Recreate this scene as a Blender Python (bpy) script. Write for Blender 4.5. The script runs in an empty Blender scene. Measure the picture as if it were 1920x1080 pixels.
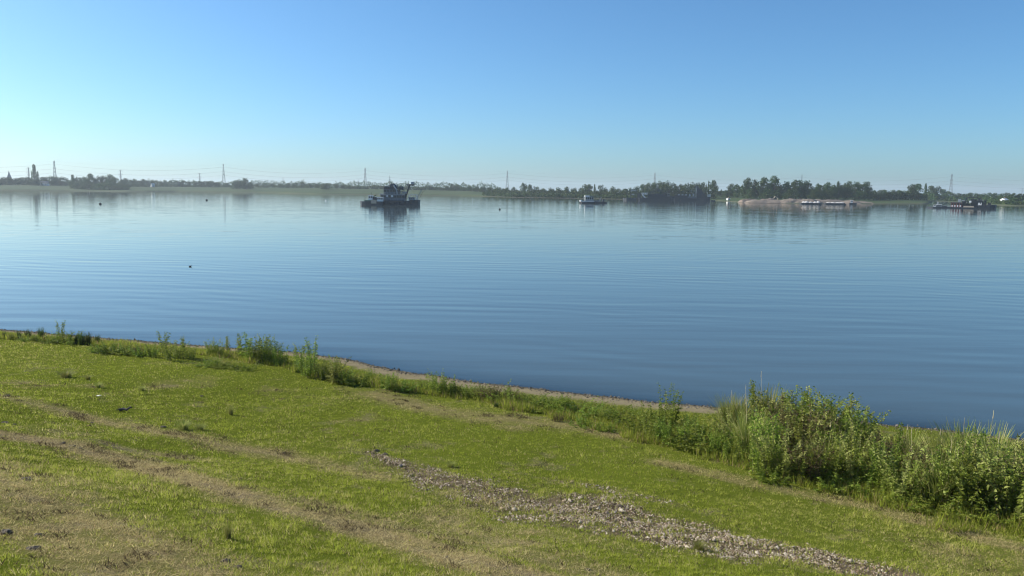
import bpy, math, random
import numpy as np
from mathutils import Matrix, Vector

rng = np.random.default_rng(7)
random.seed(7)
scene = bpy.context.scene
COL = scene.collection

# ------------------------------------------------------------------ camera
F_PX = 1480.0                 # focal length in pixels of a 1920 wide picture
CAM_H = 8.0                   # eye height over the water
PITCH = math.radians(7.12)
ROLL = math.radians(0.627)
cp, sp = math.cos(PITCH), math.sin(PITCH)
FWD = np.array([0, cp, -sp]); UP0 = np.array([0, sp, cp]); XR = np.array([1.0, 0, 0])
RIGHT = math.cos(ROLL) * XR + math.sin(ROLL) * UP0
UP = -math.sin(ROLL) * XR + math.cos(ROLL) * UP0
EYE = np.array([0, 0, CAM_H])
cam = bpy.data.cameras.new('camera'); cam_o = bpy.data.objects.new('camera', cam); COL.objects.link(cam_o)
cam.sensor_width = 36.0; cam.lens = 36.0 * F_PX / 1920.0; cam.clip_start = 0.1; cam.clip_end = 20000
M = Matrix.Identity(4)
for i in range(3):
    M[i][0] = RIGHT[i]; M[i][1] = UP[i]; M[i][2] = -FWD[i]; M[i][3] = EYE[i]
cam_o.matrix_world = M
scene.camera = cam_o

# ------------------------------------------------------------------ sky, sun, exposure
SUN_EL = math.radians(29)
SUN_AZ = math.radians(-70.5)            # from straight ahead, negative = to the left
world = bpy.data.worlds.new('World'); scene.world = world; world.use_nodes = True
wn = world.node_tree; wn.nodes.clear()
sky = wn.nodes.new('ShaderNodeTexSky'); sky.sky_type = 'NISHITA'; sky.sun_disc = False
sky.sun_elevation = SUN_EL; sky.sun_rotation = SUN_AZ
sky.air_density = 0.85; sky.dust_density = 0.8; sky.ozone_density = 10.0; sky.altitude = 0
bg = wn.nodes.new('ShaderNodeBackground'); bg.inputs['Strength'].default_value = 0.099
wo = wn.nodes.new('ShaderNodeOutputWorld')
tint = wn.nodes.new('ShaderNodeMix'); tint.data_type = 'RGBA'; tint.blend_type = 'MULTIPLY'; tint.inputs[0].default_value = 1.0; tint.inputs[7].default_value = (1.08, 1.145, 0.995, 1)
wn.links.new(sky.outputs[0], tint.inputs[6]); wn.links.new(tint.outputs[2], bg.inputs[0]); wn.links.new(bg.outputs[0], wo.inputs[0])
sl = bpy.data.lights.new('sun', 'SUN'); sl.energy = 5.0; sl.angle = math.radians(0.53); sl.color = (1.0, 0.95, 0.86)
so = bpy.data.objects.new('sun', sl); COL.objects.link(so)
sd = Vector((math.sin(SUN_AZ) * math.cos(SUN_EL), math.cos(SUN_AZ) * math.cos(SUN_EL), math.sin(SUN_EL)))
so.rotation_euler = sd.to_track_quat('Z', 'Y').to_euler()
vs = scene.view_settings
vs.view_transform = 'Standard'; vs.look = 'None'; vs.exposure = 0.68; vs.gamma = 1.0; vs.use_curve_mapping = False
scene.render.engine = 'CYCLES'
scene.cycles.use_denoising = True
scene.cycles.max_bounces = 6; scene.cycles.transparent_max_bounces = 8; scene.cycles.volume_bounces = 0
scene.cycles.use_adaptive_sampling = False; scene.cycles.filter_width = 1.15

# ------------------------------------------------------------------ helpers: where a sight line meets the place
def ray(px, py):
    d = FWD * F_PX + RIGHT * (px - 960.0) + UP * (540.0 - py)
    return d / np.linalg.norm(d)
def at_z(px, py, z=0.0):
    d = ray(px, py); k = (z - CAM_H) / d[2]
    return EYE + d * k
def horizon_y(px):
    lo, hi = 0.0, 1000.0
    for _ in range(40):
        m = (lo + hi) / 2
        if ray(px, m)[2] > 0: lo = m
        else: hi = m
    return (lo + hi) / 2
def azim(px):                      # slope X/Y of the vertical plane through column px at the horizon
    d = ray(px, horizon_y(px)); return d[0] / d[1]

_grids = {}
def vnoise(x, y, seed=0):
    if seed not in _grids:
        _grids[seed] = np.random.default_rng(1000 + seed).random((256, 256))
    g = _grids[seed]
    x = np.asarray(x, float); y = np.asarray(y, float)
    xi = np.floor(x).astype(int); yi = np.floor(y).astype(int)
    fx = x - xi; fy = y - yi
    fx = fx * fx * (3 - 2 * fx); fy = fy * fy * (3 - 2 * fy)
    a = g[xi & 255, yi & 255]; b = g[(xi + 1) & 255, yi & 255]
    c = g[xi & 255, (yi + 1) & 255]; d = g[(xi + 1) & 255, (yi + 1) & 255]
    return (a * (1 - fx) + b * fx) * (1 - fy) + (c * (1 - fx) + d * fx) * fy
def fbm(x, y, seed=0, o=4):
    s = 0; a = 1; t = 0
    for k in range(o):
        s = s + a * vnoise(np.asarray(x) * 2 ** k + 17.3 * k, np.asarray(y) * 2 ** k + 5.1 * k, seed + k); t += a; a *= 0.5
    return s / t
def sstep(a, b, x):
    t = np.clip((np.asarray(x, float) - a) / (b - a), 0, 1); return t * t * (3 - 2 * t)

# ------------------------------------------------------------------ materials
def mat(name):
    m = bpy.data.materials.new(name); m.use_nodes = True
    nt = m.node_tree; nt.nodes.clear()
    out = nt.nodes.new('ShaderNodeOutputMaterial')
    return m, nt, out
def node(nt, typ, **kw):
    n = nt.nodes.new(typ)
    for k, v in kw.items():
        if hasattr(n, k) and k not in n.inputs: setattr(n, k, v)
        else: n.inputs[k].default_value = v
    return n
def mixc(nt, fac, a, b, blend='MIX'):
    n = nt.nodes.new('ShaderNodeMix'); n.data_type = 'RGBA'; n.blend_type = blend
    for sock, v in ((n.inputs[0], fac), (n.inputs[6], a), (n.inputs[7], b)):
        if hasattr(v, 'is_output') or isinstance(v, bpy.types.NodeSocket): nt.links.new(v, sock)
        elif isinstance(v, tuple): sock.default_value = (*v, 1) if len(v) == 3 else v
        else: sock.default_value = v
    return n.outputs[2]
def plain(name, col, rough=0.6, metal=0.0, vary=0.25, scale=0.8, rust=None):
    """painted or weathered solid surface: mottled colour and a little dirt"""
    m, nt, out = mat(name)
    b = node(nt, 'ShaderNodeBsdfPrincipled', Roughness=rough, Metallic=metal)
    tc = nt.nodes.new('ShaderNodeTexCoord')
    nz = node(nt, 'ShaderNodeTexNoise', Scale=scale, Detail=5.0, Roughness=0.65)
    nt.links.new(tc.outputs['Object'], nz.inputs['Vector'])
    dark = tuple(c * (1 - vary) for c in col); lite = tuple(min(1, c * (1 + vary)) for c in col)
    c = mixc(nt, nz.outputs['Fac'], dark, lite)
    if rust:
        n2 = node(nt, 'ShaderNodeTexNoise', Scale=scale * 1.7, Detail=6.0, Roughness=0.7)
        nt.links.new(tc.outputs['Object'], n2.inputs['Vector'])
        rp = nt.nodes.new('ShaderNodeValToRGB'); rp.color_ramp.elements[0].position = 0.55; rp.color_ramp.elements[1].position = 0.72
        nt.links.new(n2.outputs['Fac'], rp.inputs[0])
        c = mixc(nt, rp.outputs[0], c, rust)
    nt.links.new(c, b.inputs['Base Color']); nt.links.new(b.outputs[0], out.inputs[0])
    return m
def leafy(name, c0, c1, c2, transl=0.35, rough=0.55, attr='tint'):
    """foliage: colour picked by the tint stored on each leaf, light passing through"""
    m, nt, out = mat(name)
    at = nt.nodes.new('ShaderNodeAttribute'); at.attribute_name = attr
    rp = nt.nodes.new('ShaderNodeValToRGB'); e = rp.color_ramp.elements
    e[0].position = 0.0; e[0].color = (*c0, 1); e[1].position = 1.0; e[1].color = (*c2, 1)
    k = e.new(0.5); k.color = (*c1, 1)
    nt.links.new(at.outputs['Fac'], rp.inputs[0])
    oi = nt.nodes.new('ShaderNodeObjectInfo')
    hs = nt.nodes.new('ShaderNodeHueSaturation')
    mr = node(nt, 'ShaderNodeMapRange'); mr.inputs['To Min'].default_value = 0.78; mr.inputs['To Max'].default_value = 1.2
    mh = node(nt, 'ShaderNodeMapRange'); mh.inputs['To Min'].default_value = 0.485; mh.inputs['To Max'].default_value = 0.515
    nt.links.new(oi.outputs['Random'], mr.inputs[0]); nt.links.new(oi.outputs['Random'], mh.inputs[0])
    nt.links.new(mr.outputs[0], hs.inputs['Value']); nt.links.new(mh.outputs[0], hs.inputs['Hue'])
    nt.links.new(rp.outputs[0], hs.inputs['Color'])
    b = node(nt, 'ShaderNodeBsdfPrincipled', Roughness=rough); b.inputs['Specular IOR Level'].default_value = 0.1
    t = nt.nodes.new('ShaderNodeBsdfTranslucent')
    nt.links.new(hs.outputs[0], b.inputs['Base Color']); nt.links.new(hs.outputs[0], t.inputs['Color'])
    mx = nt.nodes.new('ShaderNodeMixShader'); mx.inputs[0].default_value = transl
    nt.links.new(b.outputs[0], mx.inputs[1]); nt.links.new(t.outputs[0], mx.inputs[2]); nt.links.new(mx.outputs[0], out.inputs[0])
    return m
def coloured(name, attr='col', transl=0.0, rough=0.8):
    """colour stored on the pieces themselves (blades, stones)"""
    m, nt, out = mat(name)
    at = nt.nodes.new('ShaderNodeAttribute'); at.attribute_name = attr
    b = node(nt, 'ShaderNodeBsdfDiffuse'); nt.links.new(at.outputs['Color'], b.inputs['Color'])
    if transl > 0:
        t = nt.nodes.new('ShaderNodeBsdfTranslucent'); nt.links.new(at.outputs['Color'], t.inputs['Color'])
        mx = nt.nodes.new('ShaderNodeMixShader'); mx.inputs[0].default_value = transl
        nt.links.new(b.outputs[0], mx.inputs[1]); nt.links.new(t.outputs[0], mx.inputs[2]); nt.links.new(mx.outputs[0], out.inputs[0])
    else:
        nt.links.new(b.outputs[0], out.inputs[0])
    return m

# ------------------------------------------------------------------ object helpers
def tag(o, label=None, cat=None, group=None, kind=None):
    if label: o['label'] = label
    if cat: o['category'] = cat
    if group: o['group'] = group
    if kind: o['kind'] = kind
    return o
def mesh_np(name, V, Fc, attrs=None, smooth=False):
    """mesh from numpy vertices (n,3) and equal-sized faces (m,k); attrs: name -> per-point floats or rgb"""
    V = np.ascontiguousarray(V, np.float32); Fc = np.ascontiguousarray(Fc, np.int32)
    me = bpy.data.meshes.new(name)
    me.vertices.add(len(V)); me.vertices.foreach_set('co', V.ravel())
    k = Fc.shape[1]
    me.loops.add(Fc.size); me.loops.foreach_set('vertex_index', Fc.ravel())
    me.polygons.add(len(Fc)); me.polygons.foreach_set('loop_start', np.arange(0, Fc.size, k, dtype=np.int32))
    if smooth: me.polygons.foreach_set('use_smooth', np.ones(len(Fc), bool))
    for an, av in (attrs or {}).items():
        av = np.asarray(av, np.float32)
        if av.ndim == 1:
            a = me.attributes.new(an, 'FLOAT', 'POINT'); a.data.foreach_set('value', av)
        else:
            a = me.attributes.new(an, 'FLOAT_COLOR', 'POINT')
            c4 = np.ones((len(av), 4), np.float32); c4[:, :3] = av; a.data.foreach_set('color', c4.ravel())
    me.update(calc_edges=True)
    return me
def link(name, me, m=None, parent=None, loc=(0, 0, 0), rz=0.0, scale=None):
    o = bpy.data.objects.new(name, me); COL.objects.link(o)
    if m and me and not me.materials: me.materials.append(m)
    o.location = loc; o.rotation_euler = (0, 0, rz)
    if scale is not None: o.scale = scale
    if parent: o.parent = parent
    return o
def thing(name, label, cat, loc=(0, 0, 0), rz=0.0, group=None, scale=None):
    o = bpy.data.objects.new(name, None); COL.objects.link(o); o.empty_display_size = 0.3
    o.location = loc; o.rotation_euler = (0, 0, rz)
    if scale is not None: o.scale = scale
    return tag(o, label, cat, group)
class MB:
    def __init__(s): s.v = []; s.f = []
    def add(s, vs, fs):
        n = len(s.v); s.v += [tuple(map(float, p)) for p in vs]; s.f += [tuple(n + i for i in f) for f in fs]; return s
    def box(s, x0, x1, y0, y1, z0, z1, tx=0.0, ty=0.0):
        return s.add([(x0, y0, z0), (x1, y0, z0), (x1, y1, z0), (x0, y1, z0), (x0 + tx, y0 + ty, z1), (x1 - tx, y0 + ty, z1), (x1 - tx, y1 - ty, z1), (x0 + tx, y1 - ty, z1)],
                     [(0, 3, 2, 1), (4, 5, 6, 7), (0, 1, 5, 4), (1, 2, 6, 5), (2, 3, 7, 6), (3, 0, 4, 7)])
    def prism(s, pts, y0, y1):
        """outline in x,z pushed from y0 to y1"""
        n = len(pts)
        return s.add([(p[0], y0, p[1]) for p in pts] + [(p[0], y1, p[1]) for p in pts],
                     [tuple(range(n)), tuple(range(2 * n - 1, n - 1, -1))] + [(i, n + i, n + (i + 1) % n, (i + 1) % n) for i in range(n)])
    def deckplan(s, pts, z0, z1, flare=1.0):
        """plan outline in x,y lifted from z0 to z1, the foot drawn in by flare"""
        n = len(pts); cx = sum(p[0] for p in pts) / n; cy = sum(p[1] for p in pts) / n
        return s.add([(cx + (p[0] - cx) * flare, cy + (p[1] - cy) * flare, z0) for p in pts] + [(p[0], p[1], z1) for p in pts],
                     [tuple(range(n - 1, -1, -1)), tuple(range(n, 2 * n))] + [(i, (i + 1) % n, n + (i + 1) % n, n + i) for i in range(n)])
    def bar(s, p, q, r=0.1, r2=None, sides=4):
        p = Vector(p); q = Vector(q); d = (q - p)
        if d.length < 1e-6: return s
        d.normalize(); u = d.cross(Vector((0, 0, 1)) if abs(d.z) < 0.95 else Vector((1, 0, 0))).normalized(); w = d.cross(u)
        r2 = r if r2 is None else r2
        vs = []
        for c, rr in ((p, r), (q, r2)):
            for k in range(sides):
                a = 2 * math.pi * (k + 0.5) / sides
                vs.append(c + (u * math.cos(a) + w * math.sin(a)) * rr)
        return s.add(vs, [tuple(range(sides)), tuple(range(2 * sides - 1, sides - 1, -1))] + [(i, sides + i, sides + (i + 1) % sides, (i + 1) % sides) for i in range(sides)])
    def path(s, pts, r, r2=None, sides=5):
        n = len(pts)
        for i in range(n - 1):
            a = r if r2 is None else r + (r2 - r) * i / (n - 1); b = r if r2 is None else r + (r2 - r) * (i + 1) / (n - 1)
            s.bar(pts[i], pts[i + 1], a, b, sides)
        return s
    def lathe(s, prof, cx=0, cy=0, sides=10):
        """profile of (radius, z) turned round the upright axis"""
        vs = []; fs = []
        for r, z in prof:
            for k in range(sides):
                a = 2 * math.pi * k / sides; vs.append((cx + r * math.cos(a), cy + r * math.sin(a), z))
        for i in range(len(prof) - 1):
            for k in range(sides):
                fs.append((i * sides + k, i * sides + (k + 1) % sides, (i + 1) * sides + (k + 1) % sides, (i + 1) * sides + k))
        fs.append(tuple(range(sides - 1, -1, -1))); fs.append(tuple((len(prof) - 1) * sides + k for k in range(sides)))
        return s.add(vs, fs)
    def rail(s, pts, h=1.0, r=0.05, step=2.0):
        for i in range(len(pts) - 1):
            p = Vector(pts[i]); q = Vector(pts[i + 1]); n = max(1, int((q - p).length / step))
            for k in range(n + 1):
                a = p.lerp(q, k / n); s.bar(a, a + Vector((0, 0, h)), r)
            for hh in (h, h * 0.55): s.bar(p + Vector((0, 0, hh)), q + Vector((0, 0, hh)), r)
        return s
    def lattice(s, p, q, w=1.0, r=0.12, n=6):
        """open girder between two points"""
        p = Vector(p); q = Vector(q); d = (q - p).normalized()
        u = Vector((0, 1, 0)); v = d.cross(u).normalized()
        c = [(-1, -1), (1, -1), (1, 1), (-1, 1)]
        P = lambda t, k: p.lerp(q, t) + (u * c[k][0] + v * c[k][1]) * w / 2
        for k in range(4): s.bar(P(0, k), P(1, k), r)
        for i in range(n):
            for k in range(4): s.bar(P(i / n, k), P((i + 1) / n, (k + 1) % 4), r * 0.7)
        return s
    def mesh(s, name, smooth=False):
        me = bpy.data.meshes.new(name); me.from_pydata(s.v, [], s.f); me.update()
        if smooth:
            for p in me.polygons: p.use_smooth = True
        return me
    def build(s, name, m, parent=None, smooth=False): return link(name, s.mesh(name, smooth), m, parent)

# ------------------------------------------------------------------ the near bank: shoreline, profile, height
TH = math.radians(20)
DS = np.array([math.cos(TH), -math.sin(TH)]); DN = np.array([math.sin(TH), math.cos(TH)])
shore_px = [(0, 617), (150, 630), (300, 642), (450, 653), (560, 661), (640, 671), (700, 685), (790, 701), (860, 712), (987, 727), (1073, 736), (1180, 748), (1231, 754), (1350, 764), (1500, 780), (1675, 797), (1734, 803), (1920, 825)]
sh = np.array([at_z(*p)[:2] for p in shore_px])
SH_S = sh @ DS; SH_W = sh @ DN
SH_S = np.concatenate([[-3000, SH_S[0] - 60], SH_S, [SH_S[-1] + 40, 3000]])
SH_W = np.concatenate([[SH_W[0] + 300, SH_W[0] + 4], SH_W, [SH_W[-1] - 2, SH_W[-1] + 150]])
def shore_w(s):
    return np.interp(s, SH_S, SH_W) + 0.10 * (vnoise(np.asarray(s) * 0.9, 0 * np.asarray(s), 40) - 0.5) * 2
PT = [-400, -60, -20, -8, -3, -1, 0, 0.5, 1.3, 2.4, 4, 8, 12, 15, 18, 30, 32, 34, 44, 62, 75, 4000]
PZ = [-6, -6, -3.2, -1.3, -0.45, -0.12, 0.0, 0.04, 0.11, 0.20, 0.36, 0.78, 1.2, 1.7, 2.5, 6.1, 6.45, 6.5, 6.5, 2.2, 1.2, 1.2]
def st(x, y): return np.asarray(x) * DS[0] + np.asarray(y) * DS[1], np.asarray(x) * DN[0] + np.asarray(y) * DN[1]
def bank_t(x, y):
    s, w = st(x, y); return shore_w(s) - w
def ground_z(x, y):
    t = bank_t(x, y)
    z = np.interp(t, PT, PZ)
    k = sstep(0.3, 3, t) * (1 - sstep(70, 120, t))
    z = z + k * (0.16 * (fbm(np.asarray(x) * 0.22, np.asarray(y) * 0.22, 3) - 0.5) + 0.035 * (fbm(np.asarray(x) * 1.7, np.asarray(y) * 1.7, 9) - 0.5))
    return z
def at_ground(px, py):
    d = ray(px, py); lo = 1.0; step = 0.1; k = 1.0
    while k < 150:
        p = EYE + d * k
        if p[2] < max(0, float(ground_z(p[0], p[1]))): break
        lo = k; k += step
    hi = k
    for _ in range(20):
        m = (lo + hi) / 2; p = EYE + d * m
        if p[2] < max(0, float(ground_z(p[0], p[1]))): hi = m
        else: lo = m
    return EYE + d * hi
def poly(px): return np.array([at_ground(*p[:2])[:2] for p in px])
def dist_poly(x, y, P):
    """distance to a polyline and the running index of the nearest place on it"""
    best = np.full(np.shape(x), 1e9); idx = np.zeros(np.shape(x))
    for i in range(len(P) - 1):
        a, b = P[i], P[i + 1]; d = b - a; L = d @ d + 1e-9
        u = np.clip(((x - a[0]) * d[0] + (y - a[1]) * d[1]) / L, 0, 1)
        q = np.hypot(x - a[0] - u * d[0], y - a[1] - u * d[1])
        k = q < best; best = np.where(k, q, best); idx = np.where(k, i + u, idx)
    return best, idx
TRACK_A = poly([(-160, 800), (0, 815), (100, 828), (170, 846), (250, 868), (350, 899), (420, 917), (480, 938), (600, 968), (700, 998), (800, 1028), (900, 1058), (1000, 1085), (1200, 1140)])
TRACK_A2 = poly([(100, 806), (180, 826), (250, 846), (310, 868), (390, 882), (450, 898)])
TRACK_B = poly([(-100, 728), (0, 742), (60, 756), (150, 778), (250, 800), (330, 816), (420, 836), (520, 852), (620, 872), (700, 892)])
TRACK_C = poly([(560, 940), (640, 960), (740, 985), (840, 1008), (930, 1028), (1020, 1050), (1100, 1070), (1200, 1098)])
DRY_L = poly([(-150, 880), (0, 925), (90, 960), (190, 1010), (290, 1060), (400, 1120)])
GRAVEL = poly([(695, 848), (760, 876), (830, 898), (900, 922), (1000, 944), (1100, 964), (1200, 986), (1300, 1006), (1400, 1026), (1550, 1052), (1680, 1075)])
GRAV_W = 3.0 * np.array([0.10, 0.28, 0.34, 0.48, 0.58, 0.62, 0.60, 0.52, 0.45, 0.40, 0.25])
GRAVEL2 = poly([(1050, 902), (1120, 912), (1190, 926), (1270, 946)])
BROWN = poly([(700, 740), (800, 764), (900, 782), (1000, 790), (1100, 800), (1180, 815)])
PATH_R = poly([(1240, 868), (1400, 905), (1500, 925), (1640, 950), (1740, 980), (1830, 1005), (1920, 1030)])
ROUGH = poly([(-200, 622), (0, 633), (150, 642), (300, 656), (420, 666), (520, 682), (620, 702), (720, 724), (830, 738), (930, 752), (1040, 772), (1150, 795), (1260, 815), (1350, 838), (1450, 868), (1550, 895), (1650, 920), (1760, 950), (1860, 972), (2000, 990)])
def masks(x, y):
    x = np.asarray(x, float); y = np.asarray(y, float)
    n1 = fbm(x * 0.9, y * 0.9, 20); n2 = fbm(x * 3.1, y * 3.1, 30); n3 = fbm(x * 0.25, y * 0.25, 35)
    j = (n1 - 0.5) * 0.9 + (n2 - 0.5) * 0.5
    t = bank_t(x, y)
    dA, iA = dist_poly(x, y, TRACK_A); dA2, _ = dist_poly(x, y, TRACK_A2); dB, _ = dist_poly(x, y, TRACK_B); dC, _ = dist_poly(x, y, TRACK_C)
    dL, _ = dist_poly(x, y, DRY_L); dG, iG = dist_poly(x, y, GRAVEL); dG2, _ = dist_poly(x, y, GRAVEL2)
    dBr, _ = dist_poly(x, y, BROWN); dP, _ = dist_poly(x, y, PATH_R)
    al = x * math.cos(math.radians(-33)) + y * math.sin(math.radians(-33)); ac = -x * math.sin(math.radians(-33)) + y * math.cos(math.radians(-33))
    streak = fbm(al * 0.55, ac * 4.5, 44, 3); rag = sstep(0.40, 0.60, streak * 0.55 + n2 * 0.45)
    wear = 0.65 + 0.35 * np.cos((iA - 1.6) * 1.15)
    dirt = (1 - sstep(0.08, 0.5, dA + j * 0.4)) * np.clip(wear, 0.25, 1)
    dirt = np.maximum(dirt, 0.75 * (1 - sstep(0.0, 0.22, dA2 + j * 0.25)))
    dirt = np.maximum(dirt, 0.6 * (1 - sstep(0.0, 0.2, dC + j * 0.25)))
    dirt = np.maximum(dirt, 0.45 * (1 - sstep(0.0, 0.3, dB + j * 0.5)))
    dry = np.maximum(0.95 * (1 - sstep(0.15, 0.8, dA + j * 0.5)), 0.6 * (1 - sstep(0.1, 0.9, dB + j * 0.8)))
    dry = np.maximum(dry, 0.55 * (1 - sstep(0.1, 0.7, dC + j * 0.6)))
    dry = np.maximum(dry, 0.78 * (1 - sstep(0.4, 1.4, dL + j * 1.3)))
    dry = np.maximum(dry, 0.75 * (1 - sstep(0.1, 1.3, dBr + j * 0.9)))
    dry = np.maximum(dry, 0.62 * (1 - sstep(0.05, 0.6, dP + j * 0.6)))
    dry = np.maximum(dry, 0.5 * sstep(0.55, 0.75, n3 * 0.6 + n1 * 0.4))
    dirt = np.maximum(dirt, 0.6 * sstep(0.6, 0.75, n2) * (1 - sstep(0.6, 1.6, dL)))
    dry = dry * (0.62 + 0.38 * rag); dirt = dirt * (0.25 + 0.75 * rag)
    gw = np.interp(iG, np.arange(len(GRAV_W)), GRAV_W)
    grav = 1 - sstep(0.25, 1.2, dG / gw + j * 1.5)
    grav = np.maximum(grav, 0.4 * (1 - sstep(0.05, 0.45, dG2 + j * 0.6)))
    s_, _w = st(x, y); sand = 1 - sstep(0.7, 1.25, (t + j * 1.5) / np.interp(s_, [-50, -41, -30, -21, -12, -5, -2, 0, 3], [0.8, 0.9, 0.9, 1.2, 1.6, 1.6, 1.1, 0.5, 0.25]))
    bald = sstep(0.60, 0.72, n2 * 0.5 + n1 * 0.5)
    return dict(dry=np.clip(dry, 0, 1), dirt=np.clip(np.maximum(dirt, 0.35 * bald), 0, 1), gravel=np.clip(grav, 0, 1), sand=np.clip(sand, 0, 1)), t

def spaced(parts):
    o = [parts[0][0]]
    for a, b, st_ in parts:
        n = max(1, int(round((b - a) / st_))); o += list(a + (b - a) * np.arange(1, n + 1) / n)
    return np.array(o)
gs = spaced([(-4000, -600, 850), (-600, -120, 60), (-120, -48, 4), (-48, 32, 0.15), (32, 80, 4), (80, 600, 65), (600, 4000, 850)])
gt = spaced([(-400, -60, 85), (-60, -8, 6), (-8, -2, 0.5), (-2, 27, 0.13), (27, 40, 1.0), (40, 80, 4), (80, 400, 80), (400, 4000, 900)])
SS, TT = np.meshgrid(gs, gt, indexing='ij')
WW = shore_w(SS) - TT
GX = SS * DS[0] + WW * DN[0]; GY = SS * DS[1] + WW * DN[1]
GZ = ground_z(GX, GY)
mk, tt_ = masks(GX.ravel(), GY.ravel())
clod = fbm(GX.ravel() * 5.5, GY.ravel() * 5.5, 50, 3)
GZ = GZ.ravel() + (mk['dirt'] * 0.07 + mk['gravel'] * 0.03 + mk['dry'] * 0.02) * (clod - 0.5) * 2 - 0.04 * mk['gravel'] - 0.03 * mk['dirt']
na, nb = SS.shape
I = np.arange(na * nb).reshape(na, nb)
quads = np.stack([I[:-1, :-1], I[1:, :-1], I[1:, 1:], I[:-1, 1:]], -1).reshape(-1, 4)[:, ::-1]
V = np.stack([GX.ravel(), GY.ravel(), GZ], 1)
m, nt, out = mat('bank soil and turf')
b = node(nt, 'ShaderNodeBsdfDiffuse')
geo = nt.nodes.new('ShaderNodeNewGeometry')
def nz(scale, det=5, rough=0.6):
    n = node(nt, 'ShaderNodeTexNoise', Scale=scale, Detail=float(det), Roughness=rough); nt.links.new(geo.outputs['Position'], n.inputs['Vector']); return n.outputs['Fac']
def att(nm):
    a = nt.nodes.new('ShaderNodeAttribute'); a.attribute_name = nm; return a.outputs['Fac']
turf = mixc(nt, nz(1.3), (0.09, 0.13, 0.012), (0.15, 0.18, 0.018))
turf = mixc(nt, nz(38, 3), turf, (0.07, 0.075, 0.012))
strw = mixc(nt, nz(14, 5, 0.7), (0.09, 0.068, 0.028), (0.32, 0.255, 0.125))
earth = mixc(nt, nz(16, 6, 0.75), (0.06, 0.045, 0.03), (0.34, 0.27, 0.19))
grv = mixc(nt, nz(45, 5, 0.7), (0.055, 0.042, 0.026), (0.21, 0.16, 0.10))
snd = mixc(nt, nz(2.2, 8, 0.75), (0.11, 0.09, 0.05), (0.33, 0.275, 0.17))
c = mixc(nt, att('dry'), turf, strw); c = mixc(nt, att('dirt'), c, earth); c = mixc(nt, att('gravel'), c, grv); c = mixc(nt, att('sand'), c, snd)
wet = mixc(nt, att('wet'), c, (0.035, 0.03, 0.024))
nt.links.new(wet, b.inputs['Color'])
bp = node(nt, 'ShaderNodeBump', Strength=0.6, Distance=0.03); nt.links.new(nz(30, 5, 0.7), bp.inputs['Height']); nt.links.new(bp.outputs[0], b.inputs['Normal'])
nt.links.new(b.outputs[0], out.inputs[0])
attrs = dict(mk); attrs['wet'] = np.clip(1 - sstep(0.02, 0.35, tt_ + 0.3 * (clod - 0.5)), 0, 1) * 0.8 * sstep(-0.9, -0.1, tt_)
ground = link('ground', mesh_np('ground', V, quads, attrs, True), m)
tag(ground, kind='structure')
GROUND_MAT = m

# ------------------------------------------------------------------ the far shore
H0 = horizon_y(960)
far_px = [(-600, 354), (0, 357.5), (130, 358), (240, 359.5), (330, 359), (480, 361), (600, 364), (860, 367), (960, 370), (1080, 372), (1180, 374), (1340, 376), (1400, 380), (1500, 382), (1600, 382.5), (1700, 382.5), (1740, 382.3), (1752, 378), (1800, 379), (1860, 384), (1900, 386), (2000, 387), (2600, 400)]
FX = np.array([p[0] for p in far_px], float); FD = np.array([at_z(*p)[1] for p in far_px])
HX = [-600, 0, 65, 200, 300, 480, 720, 880, 950, 1200, 1340, 1400, 1740, 1760, 1800, 2600]
HZ = [6, 6, 6.5, 4.6, 6, 6.6, 6.6, 5.6, 2.2, 2.2, 3.2, 2.6, 2.4, 1.5, 3.6, 4]
def far_depth(px): return np.interp(px, FX, FD)
def far_z(px, e):
    return np.interp(px, HX, HZ) * (0.22 * sstep(0, 6, e) + 0.78 * sstep(5, 130, e)) - 0.3 * (1 - sstep(-6, 0, e))
AZ_S = (azim(1920) - azim(0)) / 1920.0; AZ_0 = azim(0)
def far_pos(px, e, dz=0.0):
    a = AZ_0 + AZ_S * np.asarray(px, float); y = far_depth(px) + e
    return np.stack([a * y, y + 0 * a, far_z(px, e) + dz + 0 * a], -1)
cols = spaced([(-6000, -600, 300), (-600, 2600, 8), (2600, 8000, 300)])
rows = np.array([-12, -3, 0, 1.5, 4, 9, 20, 45, 90, 140, 260, 600, 1400, 3600])
PXg, Eg = np.meshgrid(cols, rows, indexing='ij')
P = far_pos(PXg.ravel() + 6 * (vnoise(PXg.ravel() * 0.11, Eg.ravel() * 0, 60) - 0.5), Eg.ravel() + 5 * (vnoise(PXg.ravel() * 0.07, Eg.ravel() * 0, 61) - 0.5) * (Eg.ravel() < 30))
P[:, 2] += 0.25 * (vnoise(PXg.ravel() * 0.2, Eg.ravel() * 0.1, 62) - 0.5) * (Eg.ravel() > 2)
na, nb = PXg.shape; I = np.arange(na * nb).reshape(na, nb)
quads = np.stack([I[:-1, :-1], I[1:, :-1], I[1:, 1:], I[:-1, 1:]], -1).reshape(-1, 4)
m, nt, out = mat('far meadow')
b = node(nt, 'ShaderNodeBsdfPrincipled', Roughness=0.95); b.inputs['Specular IOR Level'].default_value = 0.1
geo = nt.nodes.new('ShaderNodeNewGeometry')
mp = node(nt, 'ShaderNodeMapping'); mp.inputs['Scale'].default_value = (0.008, 0.03, 0.2); nt.links.new(geo.outputs['Position'], mp.inputs[0])
n = node(nt, 'ShaderNodeTexNoise', Scale=1.0, Detail=6.0, Roughness=0.65); nt.links.new(mp.outputs[0], n.inputs['Vector'])
rp = nt.nodes.new('ShaderNodeValToRGB'); e = rp.color_ramp.elements
e[0].position = 0.36; e[0].color = (0.028, 0.052, 0.016, 1); e[1].position = 0.62; e[1].color = (0.06, 0.08, 0.03, 1)
nt.links.new(n.outputs['Fac'], rp.inputs[0])
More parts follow.
